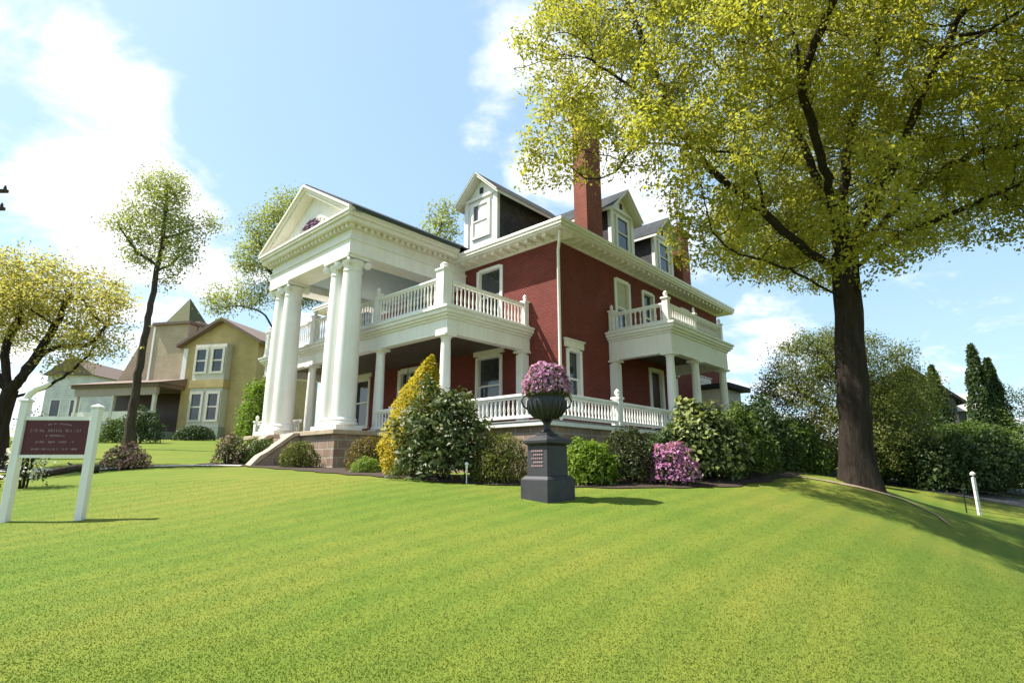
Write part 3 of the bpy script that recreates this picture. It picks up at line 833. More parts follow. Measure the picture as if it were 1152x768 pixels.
def make_tree(name, base, trunk_pts, limbs, spheres, mats, label, cat, density=2.2, step=.4, kill=.55, infl=5.0, iters=60, tip=.009, e=2.35,
              leaf=.13, per=14, spread=.28, trunk_r=None, flare=1.5, thin=.03, aspect=.55, up=.4, droop=.25, group=None, k=6, bias=None, lumps=None, ttop=.5):
    root = empty(name, tuple(base), 0, label, cat, group)
    nodes = [(0.0, 0.0, -0.3)]; par = [-1]
    last = limb(nodes, par, trunk_pts, 0, .3)
    ntrunk = len(nodes)
    for pts in limbs:
        first = nearest(nodes[1:], pts[0])+1
        limb(nodes, par, pts[1:] if np.linalg.norm(np.array(nodes[first])-np.array(pts[0])) < .6 else pts, first, step)
    att = in_spheres(spheres, density)
    pos, pr_ = colonize(np.array(nodes), np.array(par), att, step, kill, infl, iters)
    r, nch = radii(pr_, tip, e)
    if trunk_r:
        sc_ = trunk_r/r[min(len(r)-1, max(3, ntrunk//3))]
        w = np.clip((r-tip*2.5)/(r.max()-tip*2.5+1e-9), 0, 1)**.5
        r = r*(1+(sc_*(.72 if trunk_r > .3 else 1)-1)*w)
        h = pos[:, 2]
        tr_ = np.arange(len(r)) < ntrunk
        r = np.where(tr_ & (h < 1.2), np.maximum(r, trunk_r)*(1+(flare-1)*np.clip(1-h/1.0, 0, 1)**2.2), r)
    # the trunk itself is one continuous tapering tube, the limbs grow out of it
    tn = np.arange(ntrunk); hh = pos[tn, 2]; rt_ = trunk_r*(1-(1-ttop)*np.clip(hh/hh.max(), 0, 1)); rt_ = np.where(hh < 1.3, np.maximum(rt_, trunk_r*(1+(flare-1)*np.clip(1-hh/1.2, 0, 1.2)**2.2)), rt_)
    kk = 28; th_ = np.arange(kk)*2*np.pi/kk; ph0 = rng.uniform(0, 6.28, 4)
    rough = 1+.05*np.sin(th_[None]*3+ph0[0]+hh[:, None]*.5)+.035*np.sin(th_[None]*7+ph0[1]-hh[:, None]*.9)+.10*np.clip(1-hh[:, None]/1.1, 0, 1)**1.5*np.sin(th_[None]*5+ph0[2])
    TV = np.stack([pos[tn, 0][:, None]+np.cos(th_)[None]*rt_[:, None]*rough, pos[tn, 1][:, None]+np.sin(th_)[None]*rt_[:, None]*rough, np.repeat(hh[:, None], kk, 1)], -1).reshape(-1, 3)
    ti = (np.arange(ntrunk-1)[:, None]*kk); tj = np.arange(kk)[None]; tj2 = (tj+1) % kk
    TF = np.stack([ti+tj, ti+tj2, ti+kk+tj2, ti+kk+tj], -1).reshape(-1, 4)
    pr_[:ntrunk] = np.where(np.arange(ntrunk) > 0, -1, pr_[:ntrunk])
    V, Fc = edge_tubes(pos, pr_, r, k+4 if trunk_r > .3 else k)
    Fc = np.concatenate([TF, Fc+len(TV)]); V = np.concatenate([TV, V])
    t = np_mesh('trunk', V, Fc, 4, mats[0], root, True)
    th = np.where(r < thin)[0]
    print(name, 'nodes', len(r), 'leafy', len(th))
    if lumps:
        # foliage gathers in puffs with gaps between them
        S, frac = lumps; order = th[rng.permutation(len(th))]; ctr = []
        sq = np.array([1, 1, 1.45])
        for q in order:
            p = pos[q]*sq
            if not ctr or (((np.array(ctr)-p)**2).sum(1).min() > S*S): ctr.append(p)
        ctr = np.array(ctr)
        dd = np.array([np.sqrt(((ctr-pos[q]*sq)**2).sum(1).min()) for q in th])
        near = np.array([int(((ctr-pos[q]*sq)**2).sum(1).argmin()) for q in th])
        kp = dd < S*frac*rng.normal(1, .12, len(th)); th = th[kp]; near = near[kp]
    # clumps of leaves at the thin twigs
    P = np.repeat(pos[th], per, 0)
    w_ = rng.normal(0, spread, P.shape); w_[:, 2] *= .7
    P = P+w_
    out = unit(P-np.repeat(ctr[near], per, 0)/sq) if lumps else None
    V, Fc = leaves(P, leaf, aspect, up, droop, out, 1.0)
    c = np_mesh('crown', V, Fc, 4, mats[1], root)
    return root

# ------------------------------------------------------------------ the big tree
M['oak_leaf'] = leaf_mat('young_oak_leaf', [(0.26, 0.265, 0.045), (0.37, 0.35, 0.055), (0.31, 0.315, 0.050), (0.44, 0.395, 0.065), (0.23, 0.25, 0.045)], .55)
BT = np.array([8.8, 14.45, gz(8.8, 14.45)])
def rel(pts, b): return [tuple(np.array(p)-b) for p in pts]
big_spheres = [(1.55,13.0,12.60,1.58),(1.50,13.0,10.15,1.22),(3.44,15.0,13.64,2.22),(3.38,14.0,16.61,2.72),(4.57,12.0,11.75,2.01),(4.58,11.5,8.48,1.43),(4.65,12.0,7.17,1.14),(7.36,15.0,8.42,1.81),(9.10,17.0,13.82,2.79),(6.20,10.0,11.39,2.10),(12.01,18.0,12.72,2.57),(8.60,12.0,11.75,2.01),(8.16,11.0,7.33,1.35),(11.45,13.0,10.95,2.13),(14.40,17.0,10.45,1.93),(11.16,11.0,10.91,2.05),(12.63,13.0,8.49,1.48),(15.90,14.0,11.67,3.06),(13.00,12.0,7.39,1.15),(13.95,15.0,18.39,3.53),(7.66,14.0,18.64,3.36),(3.07,11.0,9.28,1.00),(5.85,13.0,6.68,0.93),(9.69,13.0,7.15,1.00),(1.05,13.5,9.54,0.96),(1.81,13.0,8.74,0.50),(10.5,14.5,20.5,3.0),(16.5,12.5,8.6,1.6),(8.2,7.6,11.6,1.9),(11.2,7.3,11.4,2.2),(5.2,8.4,13.2,1.8),(14.2,8.0,10.8,2.2),(8.5,8.5,15,2.5),(12.5,9,15,2.6),(10,19.6,11,2.4),(13,20,12,2.6),(16,18.5,12,2.4),(17.5,15.5,10,2.0),(12.5,21.5,10.8,2.2)]  # last lobes, overhead and behind, are added to shade the right lawn
oak_limbs = [
 [(9.02,14.4,6.96),(7.66,13.8,7.37),(6.61,13.4,8.07),(4.94,13.0,9.38),(3.65,13.0,11.08),(2.03,13.0,12.46)],
 [(6.61,13.4,8.07),(6.2,13.0,9.3),(4.97,13.0,9.68),(3.35,13.0,9.81),(2.62,13.0,8.99),(1.93,13.0,8.87)],
 [(8.8,14.4,6.0),(6.71,13.0,6.44),(5.33,12.3,6.52),(4.63,12.0,6.95)],
 [(9.26,14.4,6.9),(10.45,14.0,7.71),(11.41,13.6,8.04),(13.18,13.0,8.74),(14.88,13.0,9.38)],
 [(9.3,14.5,7.2),(11.54,14.5,9.29),(12.82,14.0,10.11),(14.19,13.8,10.4),(16.2,13.6,11.2)],
 [(9.28,14.5,7.3),(9.96,14.8,10.74),(11.06,14.5,13.87),(11.69,14.3,16.26),(11.96,14.0,19.34)],
 [(9.28,14.5,7.2),(9.03,15.5,11.8),(8.55,16.0,15.83),(7.97,16.0,19.51)],
 [(9.28,14.5,7.2),(10.4,15.2,8.8),(12.81,17.0,11.77),(15.63,18.5,14.9)],
 [(9.07,14.4,7.0),(7.8,12.5,8.59),(6.57,11.0,10.2),(6.19,10.3,11.69)],
 [(9.31,14.4,7.1),(9.35,12.5,8.59),(9.79,11.5,10.35),(10.51,11.0,11.88)],
 [(4.94,13.0,9.38),(4.2,13.6,12.0),(3.4,14,15.5)],
 [(6.6,11.0,10.2),(6.8,9.4,11.4),(7.2,7.8,12.2)],
]
make_tree('oak_tree', BT, rel([(8.85,14.45,2.6),(9.02,14.45,4.6),(9.2,14.45,6.3),(9.3,14.5,7.4)], BT), [rel(l, BT) for l in oak_limbs],
          [(x-BT[0], y-BT[1], z-BT[2], r*1.02) for x, y, z, r in big_spheres], (M['bark'], M['oak_leaf']),
          'massive old tree with dark trunk and yellow green spring leaves on the lawn', 'tree',
          density=14, step=.27, kill=.30, infl=6, iters=120, tip=.0052, e=2.3, leaf=.105, per=40, spread=.17, trunk_r=.38, flare=1.32, thin=.011, up=.5, lumps=(1.3, .625), ttop=.86)

# ------------------------------------------------------------------ background trees
M['leaf_spring'] = leaf_mat('light_spring_leaf', [(0.22, 0.26, 0.06), (0.30, 0.33, 0.09), (0.27, 0.29, 0.10), (0.34, 0.34, 0.12)], .5)
M['leaf_gold'] = leaf_mat('golden_spring_leaf', [(0.38, 0.33, 0.09), (0.46, 0.39, 0.12), (0.33, 0.32, 0.09), (0.52, 0.45, 0.20)], .55)
M['leaf_olive'] = leaf_mat('olive_spring_leaf', [(0.10, 0.135, 0.030), (0.15, 0.19, 0.04), (0.14, 0.135, 0.04), (0.18, 0.21, 0.05)], .4)
M['leaf_dark'] = leaf_mat('dark_evergreen_leaf', [(0.03, 0.055, 0.018), (0.045, 0.078, 0.022), (0.065, 0.098, 0.028)], .25)
M['leaf_mid'] = leaf_mat('mid_green_leaf', [(0.05, 0.09, 0.018), (0.08, 0.13, 0.022), (0.11, 0.15, 0.03), (0.06, 0.10, 0.02)], .3)
def B0(x, y): return (x, y, gz(x, y))
def W(s, b): return [(x-b[0], y-b[1], z-b[2], r) for x, y, z, r in s]

b = B0(-16.3, 24)
make_tree('slender_tree', b, rel([(-16.4,24,5),(-16.3,24,9),(-16.2,24,12),(-16.35,24,14.5)], b), [rel(l, b) for l in (
   [(-16.3,24,10.3),(-15.4,24,10.9),(-14.5,24.2,12.2)], [(-16.3,24,10.5),(-17.3,24,11.3),(-18.3,23.8,12.6)], [(-16.2,24,12),(-15.4,24.3,12.4),(-14.2,24.4,12.8)])],
   W([(-16.4,24,14.2,1.15),(-17.3,24,12.9,1.0),(-18.2,23.8,12.5,.55),(-15.3,24,12.4,.75),(-14.2,24.3,12.9,.6),(-17.2,24.2,11.4,.9),(-15.3,23.8,10.9,.85),(-16.3,24.4,12.5,1.1),(-15.9,24,9.8,.5)], b),
   (M['bark2'], M['leaf_spring']), 'tall slender leaning tree with a bare trunk in front of the tan house', 'tree', density=22, step=.2, kill=.22, infl=3.5, tip=.008, leaf=.12, per=21, spread=.25, trunk_r=.19, ttop=.35, thin=.018, group='trees behind the lawn')

b = B0(-15.6, 17)
make_tree('gnarled_tree', b, rel([(-15.6,17,2.8),(-15.5,17,3.9)], b), [rel(l, b) for l in (
   [(-15.5,17,3.9),(-14.9,16.8,4.4),(-14.2,16.8,5.2),(-13.2,16.8,5.3),(-12.6,16.8,6.0)], [(-15.5,17,3.7),(-14.6,17.2,4.0),(-13.7,17.2,4.7),(-13.0,17.2,5.6)],
   [(-15.5,17,3.9),(-15.9,17,5.2),(-15.6,17,6.4)], [(-15.5,17,3.9),(-16.6,17,5.0),(-17.4,17,6.5)], [(-15.0,17,4.3),(-14.6,17,5.6),(-14.2,17,7.0)])],
   W([(-12.6,16.8,6.4,.75),(-13.3,17,7.0,1.0),(-14.7,17,7.2,1.1),(-15.9,17,7.4,1.2),(-17.2,17,7.4,1.4),(-13.2,16.8,5.4,.75),(-14.2,17.4,6.0,1.0),(-12.4,17,5.3,.5),(-15.2,16.2,6.4,1.0),(-16.5,17.8,6.5,1.2),(-14.0,17,4.9,.6)], b),
   (M['bark'], M['leaf_gold']), 'gnarled spreading tree with pale golden spring leaves at the left edge of the lawn', 'tree', density=26, step=.18, kill=.2, infl=3, iters=90, tip=.006, leaf=.095, per=22, spread=.2, trunk_r=.27, ttop=.75, thin=.012, group='trees behind the lawn')

b = B0(-14.0, 32)
make_tree('feathery_tree', b, rel([(-14.0,32,8),(-13.95,32,12),(-14.2,32,16)], b), [rel(l, b) for l in (
   [(-13.95,32,9.2),(-15,32,10.6),(-16.6,32,11.0),(-18.2,32,10.8)], [(-14,32,12),(-15.2,32,14),(-15.8,32,16)], [(-14,32,12),(-12.6,32,14.5),(-12,32,17)])],
   W([(-15.3,32,16.0,1.3),(-13.7,32,17,1.5),(-15.9,32,13.9,1.2),(-17.5,32,11.4,1.0),(-15.8,32,11.6,1.0),(-14.4,32,14.2,1.3),(-12.4,32,15.5,1.6),(-14.6,32.5,12.2,.9),(-12,32,12.5,1.4)], b),
   (M['bark2'], M['leaf_spring']), 'tall feathery light green tree rising behind the left end of the columned portico', 'tree', density=16, step=.25, kill=.28, infl=4, iters=90, tip=.009, leaf=.14, per=24, spread=.32, trunk_r=.2, ttop=.4, thin=.02, group='trees behind the lawn')

b = B0(-6.6, 45)
make_tree('distant_tree', b, rel([(-6.6,45,14),(-6.5,45,21)], b), [], W([(-6.1,45,23.2,1.5),(-6.9,45,21.4,1.5),(-5.7,45,21.6,1.3),(-6.4,45,19.5,1.8)], b),
   (M['bark2'], M['leaf_spring']), 'bare topped distant tree showing above the roof between portico and front dormer', 'tree', density=9, step=.35, kill=.38, infl=4, tip=.013, leaf=.24, per=8, spread=.3, trunk_r=.3, thin=.03, group='trees behind the lawn')

b = B0(15.2, 25)
make_tree('twiggy_tree', b, rel([(15.2,25,2.4),(15.1,25,3.2)], b), [rel(l, b) for l in (
   [(15.1,25,3.0),(14,25,4.2),(12.7,25,5.2)], [(15.1,25,3.2),(15.2,25,5),(15.0,25,7)], [(15.1,25,3.0),(16.4,25,4.5),(17.8,25,5.5)], [(15.1,25,3.2),(14.4,24,5),(13.6,23.6,6.4)])],
   W([(12.6,25,4.6,1.6),(13.6,24.6,6.0,1.7),(15.2,25,6.4,1.7),(16.7,25,5.8,1.6),(17.7,25,4.6,1.5),(14.2,24,3.9,1.7),(16.2,24.2,4.0,1.6),(12.6,24.5,3.0,1.2),(14.8,25,7.2,.9),(15.0,23.6,2.6,1.6),(13.4,24,2.4,1.4),(17.0,24.2,2.6,1.4)], b),
   (M['bark2'], M['leaf_olive']), 'rounded twiggy tree with olive brown young leaves behind the massive trunk', 'tree', density=20, step=.22, kill=.24, infl=3, iters=90, tip=.006, leaf=.10, per=30, spread=.24, lumps=(.9, .78), trunk_r=.2, thin=.013, group='trees behind the lawn')

def conifer(name, x, y, h, r, label, n=9000, leaf=.22, top=1.0, mat='leaf_dark'):
    z0 = gz(x, y); root = empty(name, (x, y, z0), 0, label, 'tree', 'evergreens on the right')
    MB().tube([(0,0,-.2),(0,0,h*.95)], [r*.09, .02], 7).build('trunk', M['bark2'], root, True)
    u = rng.uniform(0, 1, n)**.75; a = rng.uniform(0, 2*np.pi, n)
    rad = r*np.clip((1-u)**.72*(.9+.18*np.sin(u*31+3*np.sin(a*2))+.16*np.sin(a*5+u*9)), .02, 2)*np.sqrt(rng.uniform(.35, 1, n))
    P = np.c_[rad*np.cos(a), rad*np.sin(a), u*h+.1]
    out = np.c_[np.cos(a), np.sin(a), np.full(n, .3)]
    V, Fc = leaves(P, leaf, .4, .1, .1, out, 1.0); np_mesh('crown', V, Fc, 4, M[mat], root)
    return root
conifer('conifer_tree', 32.2, 38, 8.6, 1.35, 'tallest narrow dark conifer standing against the sky on the right')
conifer('conifer_tree', 33.6, 38.5, 7.7, 1.3, 'slightly lower dark conifer pressed against the tallest narrow conifer')
conifer('conifer_tree', 31.5, 41, 7.4, 1.5, 'small dark conifer top beside the grey house on the right', 6000)

def wob(d, ph, f):
    return np.sin(d[:, 0]*f+ph[0])*np.sin(d[:, 1]*f+ph[1])*np.sin(d[:, 2]*f+ph[2])+.6*np.sin(d[:, 0]*f*2.1+ph[2])*np.sin(d[:, 2]*f*1.9+ph[0])
def shrub(name, x, y, size, mat, label, n=5000, leaf=.09, aspect=.5, lump=.16, f=5.0, outw=.8, up=.3, group=None, cat='shrub', flower=None, nfl=0, fl_leaf=.06, flat=.15, z0=None, taper=0.0, inner=.35):
    """size = (rx, ry, height); foliage fills an uneven body that rests on the ground"""
    rx, ry, h = size; zb = gz(x, y)-.05 if z0 is None else z0
    root = empty(name, (x, y, zb), 0, label, cat, group)
    ph = rng.uniform(0, 6.28, 3)
    def body(k, lo):
        d = unit(rng.normal(0, 1, (k, 3))); d[:, 2] = np.abs(d[:, 2])*1.25-.25*rng.uniform(0, 1, k); d = unit(d)
        w = 1+lump*wob(d, ph, f); q = np.where(rng.uniform(0, 1, k) < inner, rng.uniform(.3, .85, k), rng.uniform(lo, 1.0, k))
        P = d*(w*q)[:, None]
        P[:, 2] = np.clip(P[:, 2]*.82+.18, .02, 2)
        s = 1-taper*np.clip(P[:, 2], 0, 1)
        return np.c_[P[:, 0]*rx*s, P[:, 1]*ry*s, P[:, 2]*h], d
    st = MB()
    for i in range(9):
        a = i*.7+random.random(); q = .35+.3*random.random()
        st.tube([(0.06*math.cos(a), 0.06*math.sin(a), -.1), (rx*q*.5*math.cos(a), ry*q*.5*math.sin(a), h*.4), (rx*q*math.cos(a)*(1-taper*.6), ry*q*math.sin(a)*(1-taper*.6), h*.75)], [.022, .016, .006], 5)
    st.build('stem', M['twig'], root, True)
    P, d = body(n, .82)
    V, Fc = leaves(P, leaf, aspect, up, .1, d, outw); np_mesh('foliage', V, Fc, 4, mat, root)
    if flower is not None:
        P, d = body(nfl, .96); m = P[:, 2] > h*.12; P, d = P[m]*1.02, d[m]
        V, Fc = leaves(P, fl_leaf, .9, .2, 0, d, 1.2); np_mesh('blossom', V, Fc, 4, flower, root)
    return root

M['leaf_goldconifer'] = leaf_mat('golden_conifer_spray', [(0.42, 0.31, 0.02), (0.53, 0.39, 0.025), (0.46, 0.37, 0.03), (0.28, 0.28, 0.025)], .35)
M['leaf_rhodo'] = leaf_mat('rhododendron_leaf', [(0.045, 0.068, 0.02), (0.075, 0.10, 0.028), (0.12, 0.145, 0.055), (0.055, 0.08, 0.022), (0.17, 0.19, 0.08)], .2, .5, .3)
M['leaf_box'] = leaf_mat('boxwood_leaf', [(0.085, 0.105, 0.018), (0.125, 0.145, 0.025), (0.17, 0.175, 0.035), (0.10, 0.11, 0.02)], .3)
M['leaf_boxdark'] = leaf_mat('dull_shrub_leaf', [(0.035, 0.045, 0.018), (0.055, 0.07, 0.022), (0.08, 0.085, 0.03)], .25)
M['leaf_bright'] = leaf_mat('bright_green_leaf', [(0.10, 0.17, 0.018), (0.15, 0.23, 0.024), (0.19, 0.26, 0.03)], .4)
M['leaf_barberry'] = leaf_mat('bronze_tipped_leaf', [(0.09, 0.085, 0.02), (0.14, 0.12, 0.02), (0.19, 0.13, 0.025), (0.07, 0.035, 0.02)], .3)
M['leaf_bud'] = leaf_mat('pale_bud_cluster', [(0.22, 0.26, 0.07), (0.30, 0.31, 0.11), (0.19, 0.24, 0.06)], .3)
M['pink'] = leaf_mat('pink_azalea_petal', [(0.42, 0.13, 0.32), (0.54, 0.22, 0.44), (0.34, 0.10, 0.27), (0.62, 0.36, 0.55)], .3)
M['rose'] = leaf_mat('rose_blossom_petal', [(0.38, 0.16, 0.30), (0.48, 0.24, 0.40), (0.27, 0.08, 0.19), (0.60, 0.40, 0.53)], .3)
M['dusty'] = leaf_mat('dusty_pink_petal', [(0.42, 0.24, 0.22), (0.30, 0.16, 0.14), (0.50, 0.33, 0.30)], .3)
M['whitebloom'] = leaf_mat('white_blossom_petal', [(0.62, 0.62, 0.58), (0.72, 0.72, 0.68)], .3)

G = 'shrubs planted along the terrace'
# golden cone
def cone_shrub(x, y, h, r, label):
    z0 = gz(x, y); root = empty('golden_conifer', (x, y, z0), 0, label, 'shrub', G)
    MB().tube([(0,0,-.2),(.02,0,h*.9)], [.06,.01], 7).build('trunk', M['twig'], root, True)
    n = 16000; u = rng.uniform(0, 1, n)**.85; a = rng.uniform(0, 2*np.pi, n)
    prof = np.sin(np.pi*np.clip(.16+u*.84, 0, 1))**.75*(1-.35*u)
    rad = r*prof*(1+.10*np.sin(a*5+u*14)+.08*np.sin(a*9-u*23))*np.sqrt(rng.uniform(.45, 1, n))
    lean = .62*u**1.2
    P = np.c_[rad*np.cos(a)+lean, rad*np.sin(a), u*h]
    out = np.c_[np.cos(a), np.sin(a), np.full(n, .8)]
    V, Fc = leaves(P, .075, .42, .2, -.5, out, 1.0); np_mesh('foliage', V, Fc, 4, M['leaf_goldconifer'], root)
cone_shrub(-2.72, 14.2, 3.0, .80, 'tall golden yellow cone shaped conifer beside the porch')
shrub('rhododendron', -1.60, 13.2, (1.15, .95, 2.12), M['leaf_rhodo'], 'large dark glossy rhododendron bush with pale leaf tops beside the golden cone', 4600, .17, .36, .24, 5.5, .7, .5, G, flower=M['leaf_bud'], nfl=350, fl_leaf=.08)
shrub('clipped_shrub', -.26, 12.75, (.66, .6, 1.16), M['leaf_box'], 'rounded yellow green clipped shrub to the left of the dark urn pedestal', 6500, .055, .5, .07, 5, .8, .3, G)
shrub('leafy_shrub', 1.72, 12.7, (.64, .6, 1.02), M['leaf_bright'], 'loose bright green shrub to the right of the dark urn pedestal', 4200, .085, .5, .2, 5, .6, .4, G)
shrub('dull_shrub', 2.75, 13.1, (.72, .6, 1.28), M['leaf_boxdark'], 'dull dark twiggy shrub behind the pink flowering azalea', 4600, .075, .5, .18, 5, .7, .3, G)
shrub('azalea', 3.62, 12.85, (.56, .48, .92), M['leaf_mid'], 'low azalea covered in bright pink flowers at the lawn edge', 2200, .06, .5, .18, 5, .7, .3, G, flower=M['pink'], nfl=2300, fl_leaf=.062)
shrub('rhododendron', 4.72, 14.0, (1.0, .9, 1.84), M['leaf_rhodo'], 'tall rhododendron topped with pale yellow green buds under the side porch', 4600, .15, .38, .2, 5, .7, .5, G, flower=M['leaf_bud'], nfl=1500, fl_leaf=.11)
shrub('evergreen_shrub', 5.75, 14.7, (1.05, .95, 1.75), M['leaf_mid'], 'broad dark green shrub right of the pale budded rhododendron', 5200, .12, .42, .2, 5, .7, .4, G)
shrub('evergreen_shrub', 6.9, 16.0, (1.15, 1.0, 2.0), M['leaf_dark'], 'darkest evergreen shrub closing the terrace bed near the massive trunk', 5200, .13, .45, .2, 5, .7, .4, G)
shrub('evergreen_shrub', 3.9, 13.9, (.85, .6, 1.3), M['leaf_dark'], 'low dark shrub filling the gap behind the pink azalea', 3000, .1, .45, .2, 5, .7, .4, G)
shrub('barberry_shrub', -4.1, 16.1, (.66, .55, 1.0), M['leaf_barberry'], 'flat topped bronze and green shrub beside the stone pier', 4200, .06, .5, .1, 5, .8, .5, G)
shrub('mound_plant', -3.85, 15.0, (.42, .38, .46), M['leaf_bright'], 'small fresh green mound in front of the flat topped bronze shrub', 2200, .06, .35, .08, 5, .8, .8, G)
shrub('spreading_shrub', -6.55, 17.45, (.62, .5, .85), M['leaf_box'], 'small round shrub below the stone step coping', 3400, .065, .5, .12, 5, .8, .4, G)
shrub('spreading_shrub', -8.35, 18.6, (.6, .5, .9), M['leaf_mid'], 'small dark shrub at the foot of the stone steps', 2600, .08, .5, .2, 5, .8, .4, G)
shrub('flowering_shrub', -9.15, 18.3, (.5, .45, .95), M['leaf_boxdark'], 'small shrub with dusty pale blossom left of the stone steps', 1800, .07, .5, .2, 5, .8, .4, G, flower=M['dusty'], nfl=380, fl_leaf=.06)
shrub('flowering_shrub', -11.0, 16.15, (.62, .5, .72), M['leaf_boxdark'], 'low mounded shrub with dusty pink flowers on the far lawn beside the footpath', 1600, .06, .5, .15, 5, .8, .3, G, flower=M['dusty'], nfl=1200, fl_leaf=.065)
shrub('white_flowering_shrub', -10.6, 12.4, (.42, .38, 1.75), M['leaf_boxdark'], 'small upright shrub with white blossom showing behind the left sign post', 800, .06, .5, .25, 6, .7, .3, G, flower=M['whitebloom'], nfl=300, fl_leaf=.07)
GH = 'hedges and bushes along the far lawns'
shrub('clipped_hedge', -20.4, 36, (1.35, .8, 1.0), M['leaf_dark'], 'low dark clipped hedge under the bay windows of the tan house', 3500, .12, .5, .06, 5, .8, .3, GH)
shrub('dark_bush', -19.9, 30, (1.1, .9, 1.9), M['leaf_dark'], 'loose dark bush right of the leaning slender trunk', 3000, .13, .5, .22, 5, .7, .3, GH)
shrub('dark_bush', -21.9, 31, (.9, .8, 1.3), M['leaf_mid'], 'lower green bush left of the leaning slender trunk', 2200, .13, .5, .22, 5, .7, .3, GH)
shrub('yellow_bush', -13.5, 29.5, (1.0, 1.0, 3.6), M['leaf_bright'], 'tall yellow green bush just left of the white portico columns', 4500, .15, .5, .25, 5, .7, .3, GH)
for x, y, s, m, lb in ((15.9, 24.5, (1.5, 1.2, 1.9), 'leaf_dark', 'lowest dark bush of the hedge row showing just right of the massive trunk'),
                   (17.4, 22.6, (1.7, 1.4, 2.2), 'leaf_dark', 'dark hedge bush nearest the massive trunk at the end of the hedge row'),
                   (19.6, 23.2, (1.8, 1.5, 2.5), 'leaf_dark', 'wide dark bush in the middle of the shaded hedge row'),
                   (20.7, 26.0, (1.9, 1.6, 2.9), 'leaf_mid', 'tall mid green bush in the hedge row below the two conifers'),
                   (28.8, 34.0, (2.2, 1.6, 3.2), 'leaf_mid', 'green bush hanging over the pavement at the right edge'),
                   (33.0, 37.0, (2.2, 1.8, 3.8), 'leaf_mid', 'larger green bush behind the pavement at the right edge'),
                   (12.6, 26.5, (1.6, 1.4, 2.1), 'leaf_mid', 'green bush at the corner of the side porch under the twiggy tree'),
                   (10.6, 21.3, (1.1, 1.0, 2.1), 'leaf_mid', 'bright leaved bush against the rear end of the side porch'),
                   (14.2, 28.5, (2.6, 1.5, 2.6), 'leaf_dark', 'dark low bush under the twiggy tree beside the trunk'),
                   (36.5, 40, (3.0, 2.5, 6.0), 'leaf_dark', 'dark rounded tree mass at the far right behind the conifers')):
    shrub('hedge_bush', x, y, s, M[m], lb, 5200, .16, .5, .2, 5, .7, .35, GH)

# ------------------------------------------------------------------ urn, pedestal, flowers
ux, uy = .64, 10.25; uz = gz(ux, uy)
ped = empty('garden_pedestal', (ux, uy, uz), R(41), 'square dark pedestal with a grey lettered plaque on the lawn under the urn', 'pedestal')
def slab(mb, h, z0, z1, h1=None):
    h1 = h if h1 is None else h1
    return mb.add([(-h,-h,z0),(h,-h,z0),(h,h,z0),(-h,h,z0),(-h1,-h1,z1),(h1,-h1,z1),(h1,h1,z1),(-h1,h1,z1)], [(0,3,2,1),(4,5,6,7),(0,1,5,4),(1,2,6,5),(2,3,7,6),(3,0,4,7)])
m = MB(); slab(m, .345, -.15, .34); slab(m, .345, .3401, .40, .29); m.build('plinth', M['ironface'], ped, bevel=.01)
m = MB(); slab(m, .262, .4005, .93, .252); sh_ = m.build('shaft', M['ironface'], ped, bevel=.008)
m = MB(); slab(m, .25, .9305, .97, .31); slab(m, .315, .9701, 1.03); slab(m, .30, 1.0301, 1.12, .14); slab(m, .14, 1.1201, 1.15); m.build('pedestal_cap', M['iron'], ped, bevel=.008)
m = MB()
for k in range(5):
    for j in range(6 if k % 2 == 0 else 5):
        m.box(-.266-.002, -.262, -.15+j*.05+.004*(k % 3), -.15+j*.05+.036, .82-.065*k, .85-.065*k)
m.build('plaque_lettering', M['lettering'], sh_)
urn = empty('planter_urn', (ux, uy, uz+1.15), 0, 'dark cast iron urn with a fluted bowl standing on the pedestal', 'urn')
MB().lathe([(.13,.0),(.135,.03),(.10,.05),(.07,.09),(.062,.16),(.075,.20),(.10,.22),(.085,.24)], n=28).build('foot', M['iron'], urn, True)
prof = [(.085,.241),(.17,.27),(.26,.33),(.325,.42),(.35,.52),(.345,.60),(.33,.66),(.355,.70),(.385,.715),(.385,.74),(.34,.735),(.30,.70)]
MB().lathe(prof, n=40, cap=False).lathe([(.001,.70),(.31,.70)], n=40, cap=False).build('bowl', M['iron'], urn, True)
m = MB()
for i in range(20):
    a = 2*math.pi*i/20
    m.tube([(r*1.01*math.cos(a), r*1.01*math.sin(a), z) for r, z in prof[1:6]], [.012,.022,.027,.024,.01], 6)
m.build('gadroon_relief', M['iron'], urn, True)
for s_ in (-1, 1):
    MB().tube([(s_*.34, 0, .44), (s_*.43, 0, .50), (s_*.46, 0, .60), (s_*.42, 0, .68), (s_*.36, 0, .69)], .018, 8).build('handle', M['iron'], urn, True)
shrub('potted_azalea', ux, uy, (.43, .43, .66), M['leaf_mid'], 'ball of rose pink flowers growing in the iron urn', 1500, .07, .5, .08, 5, .8, .3, cat='flowers', flower=M['rose'], nfl=2600, fl_leaf=.06, z0=uz+1.15+.64)

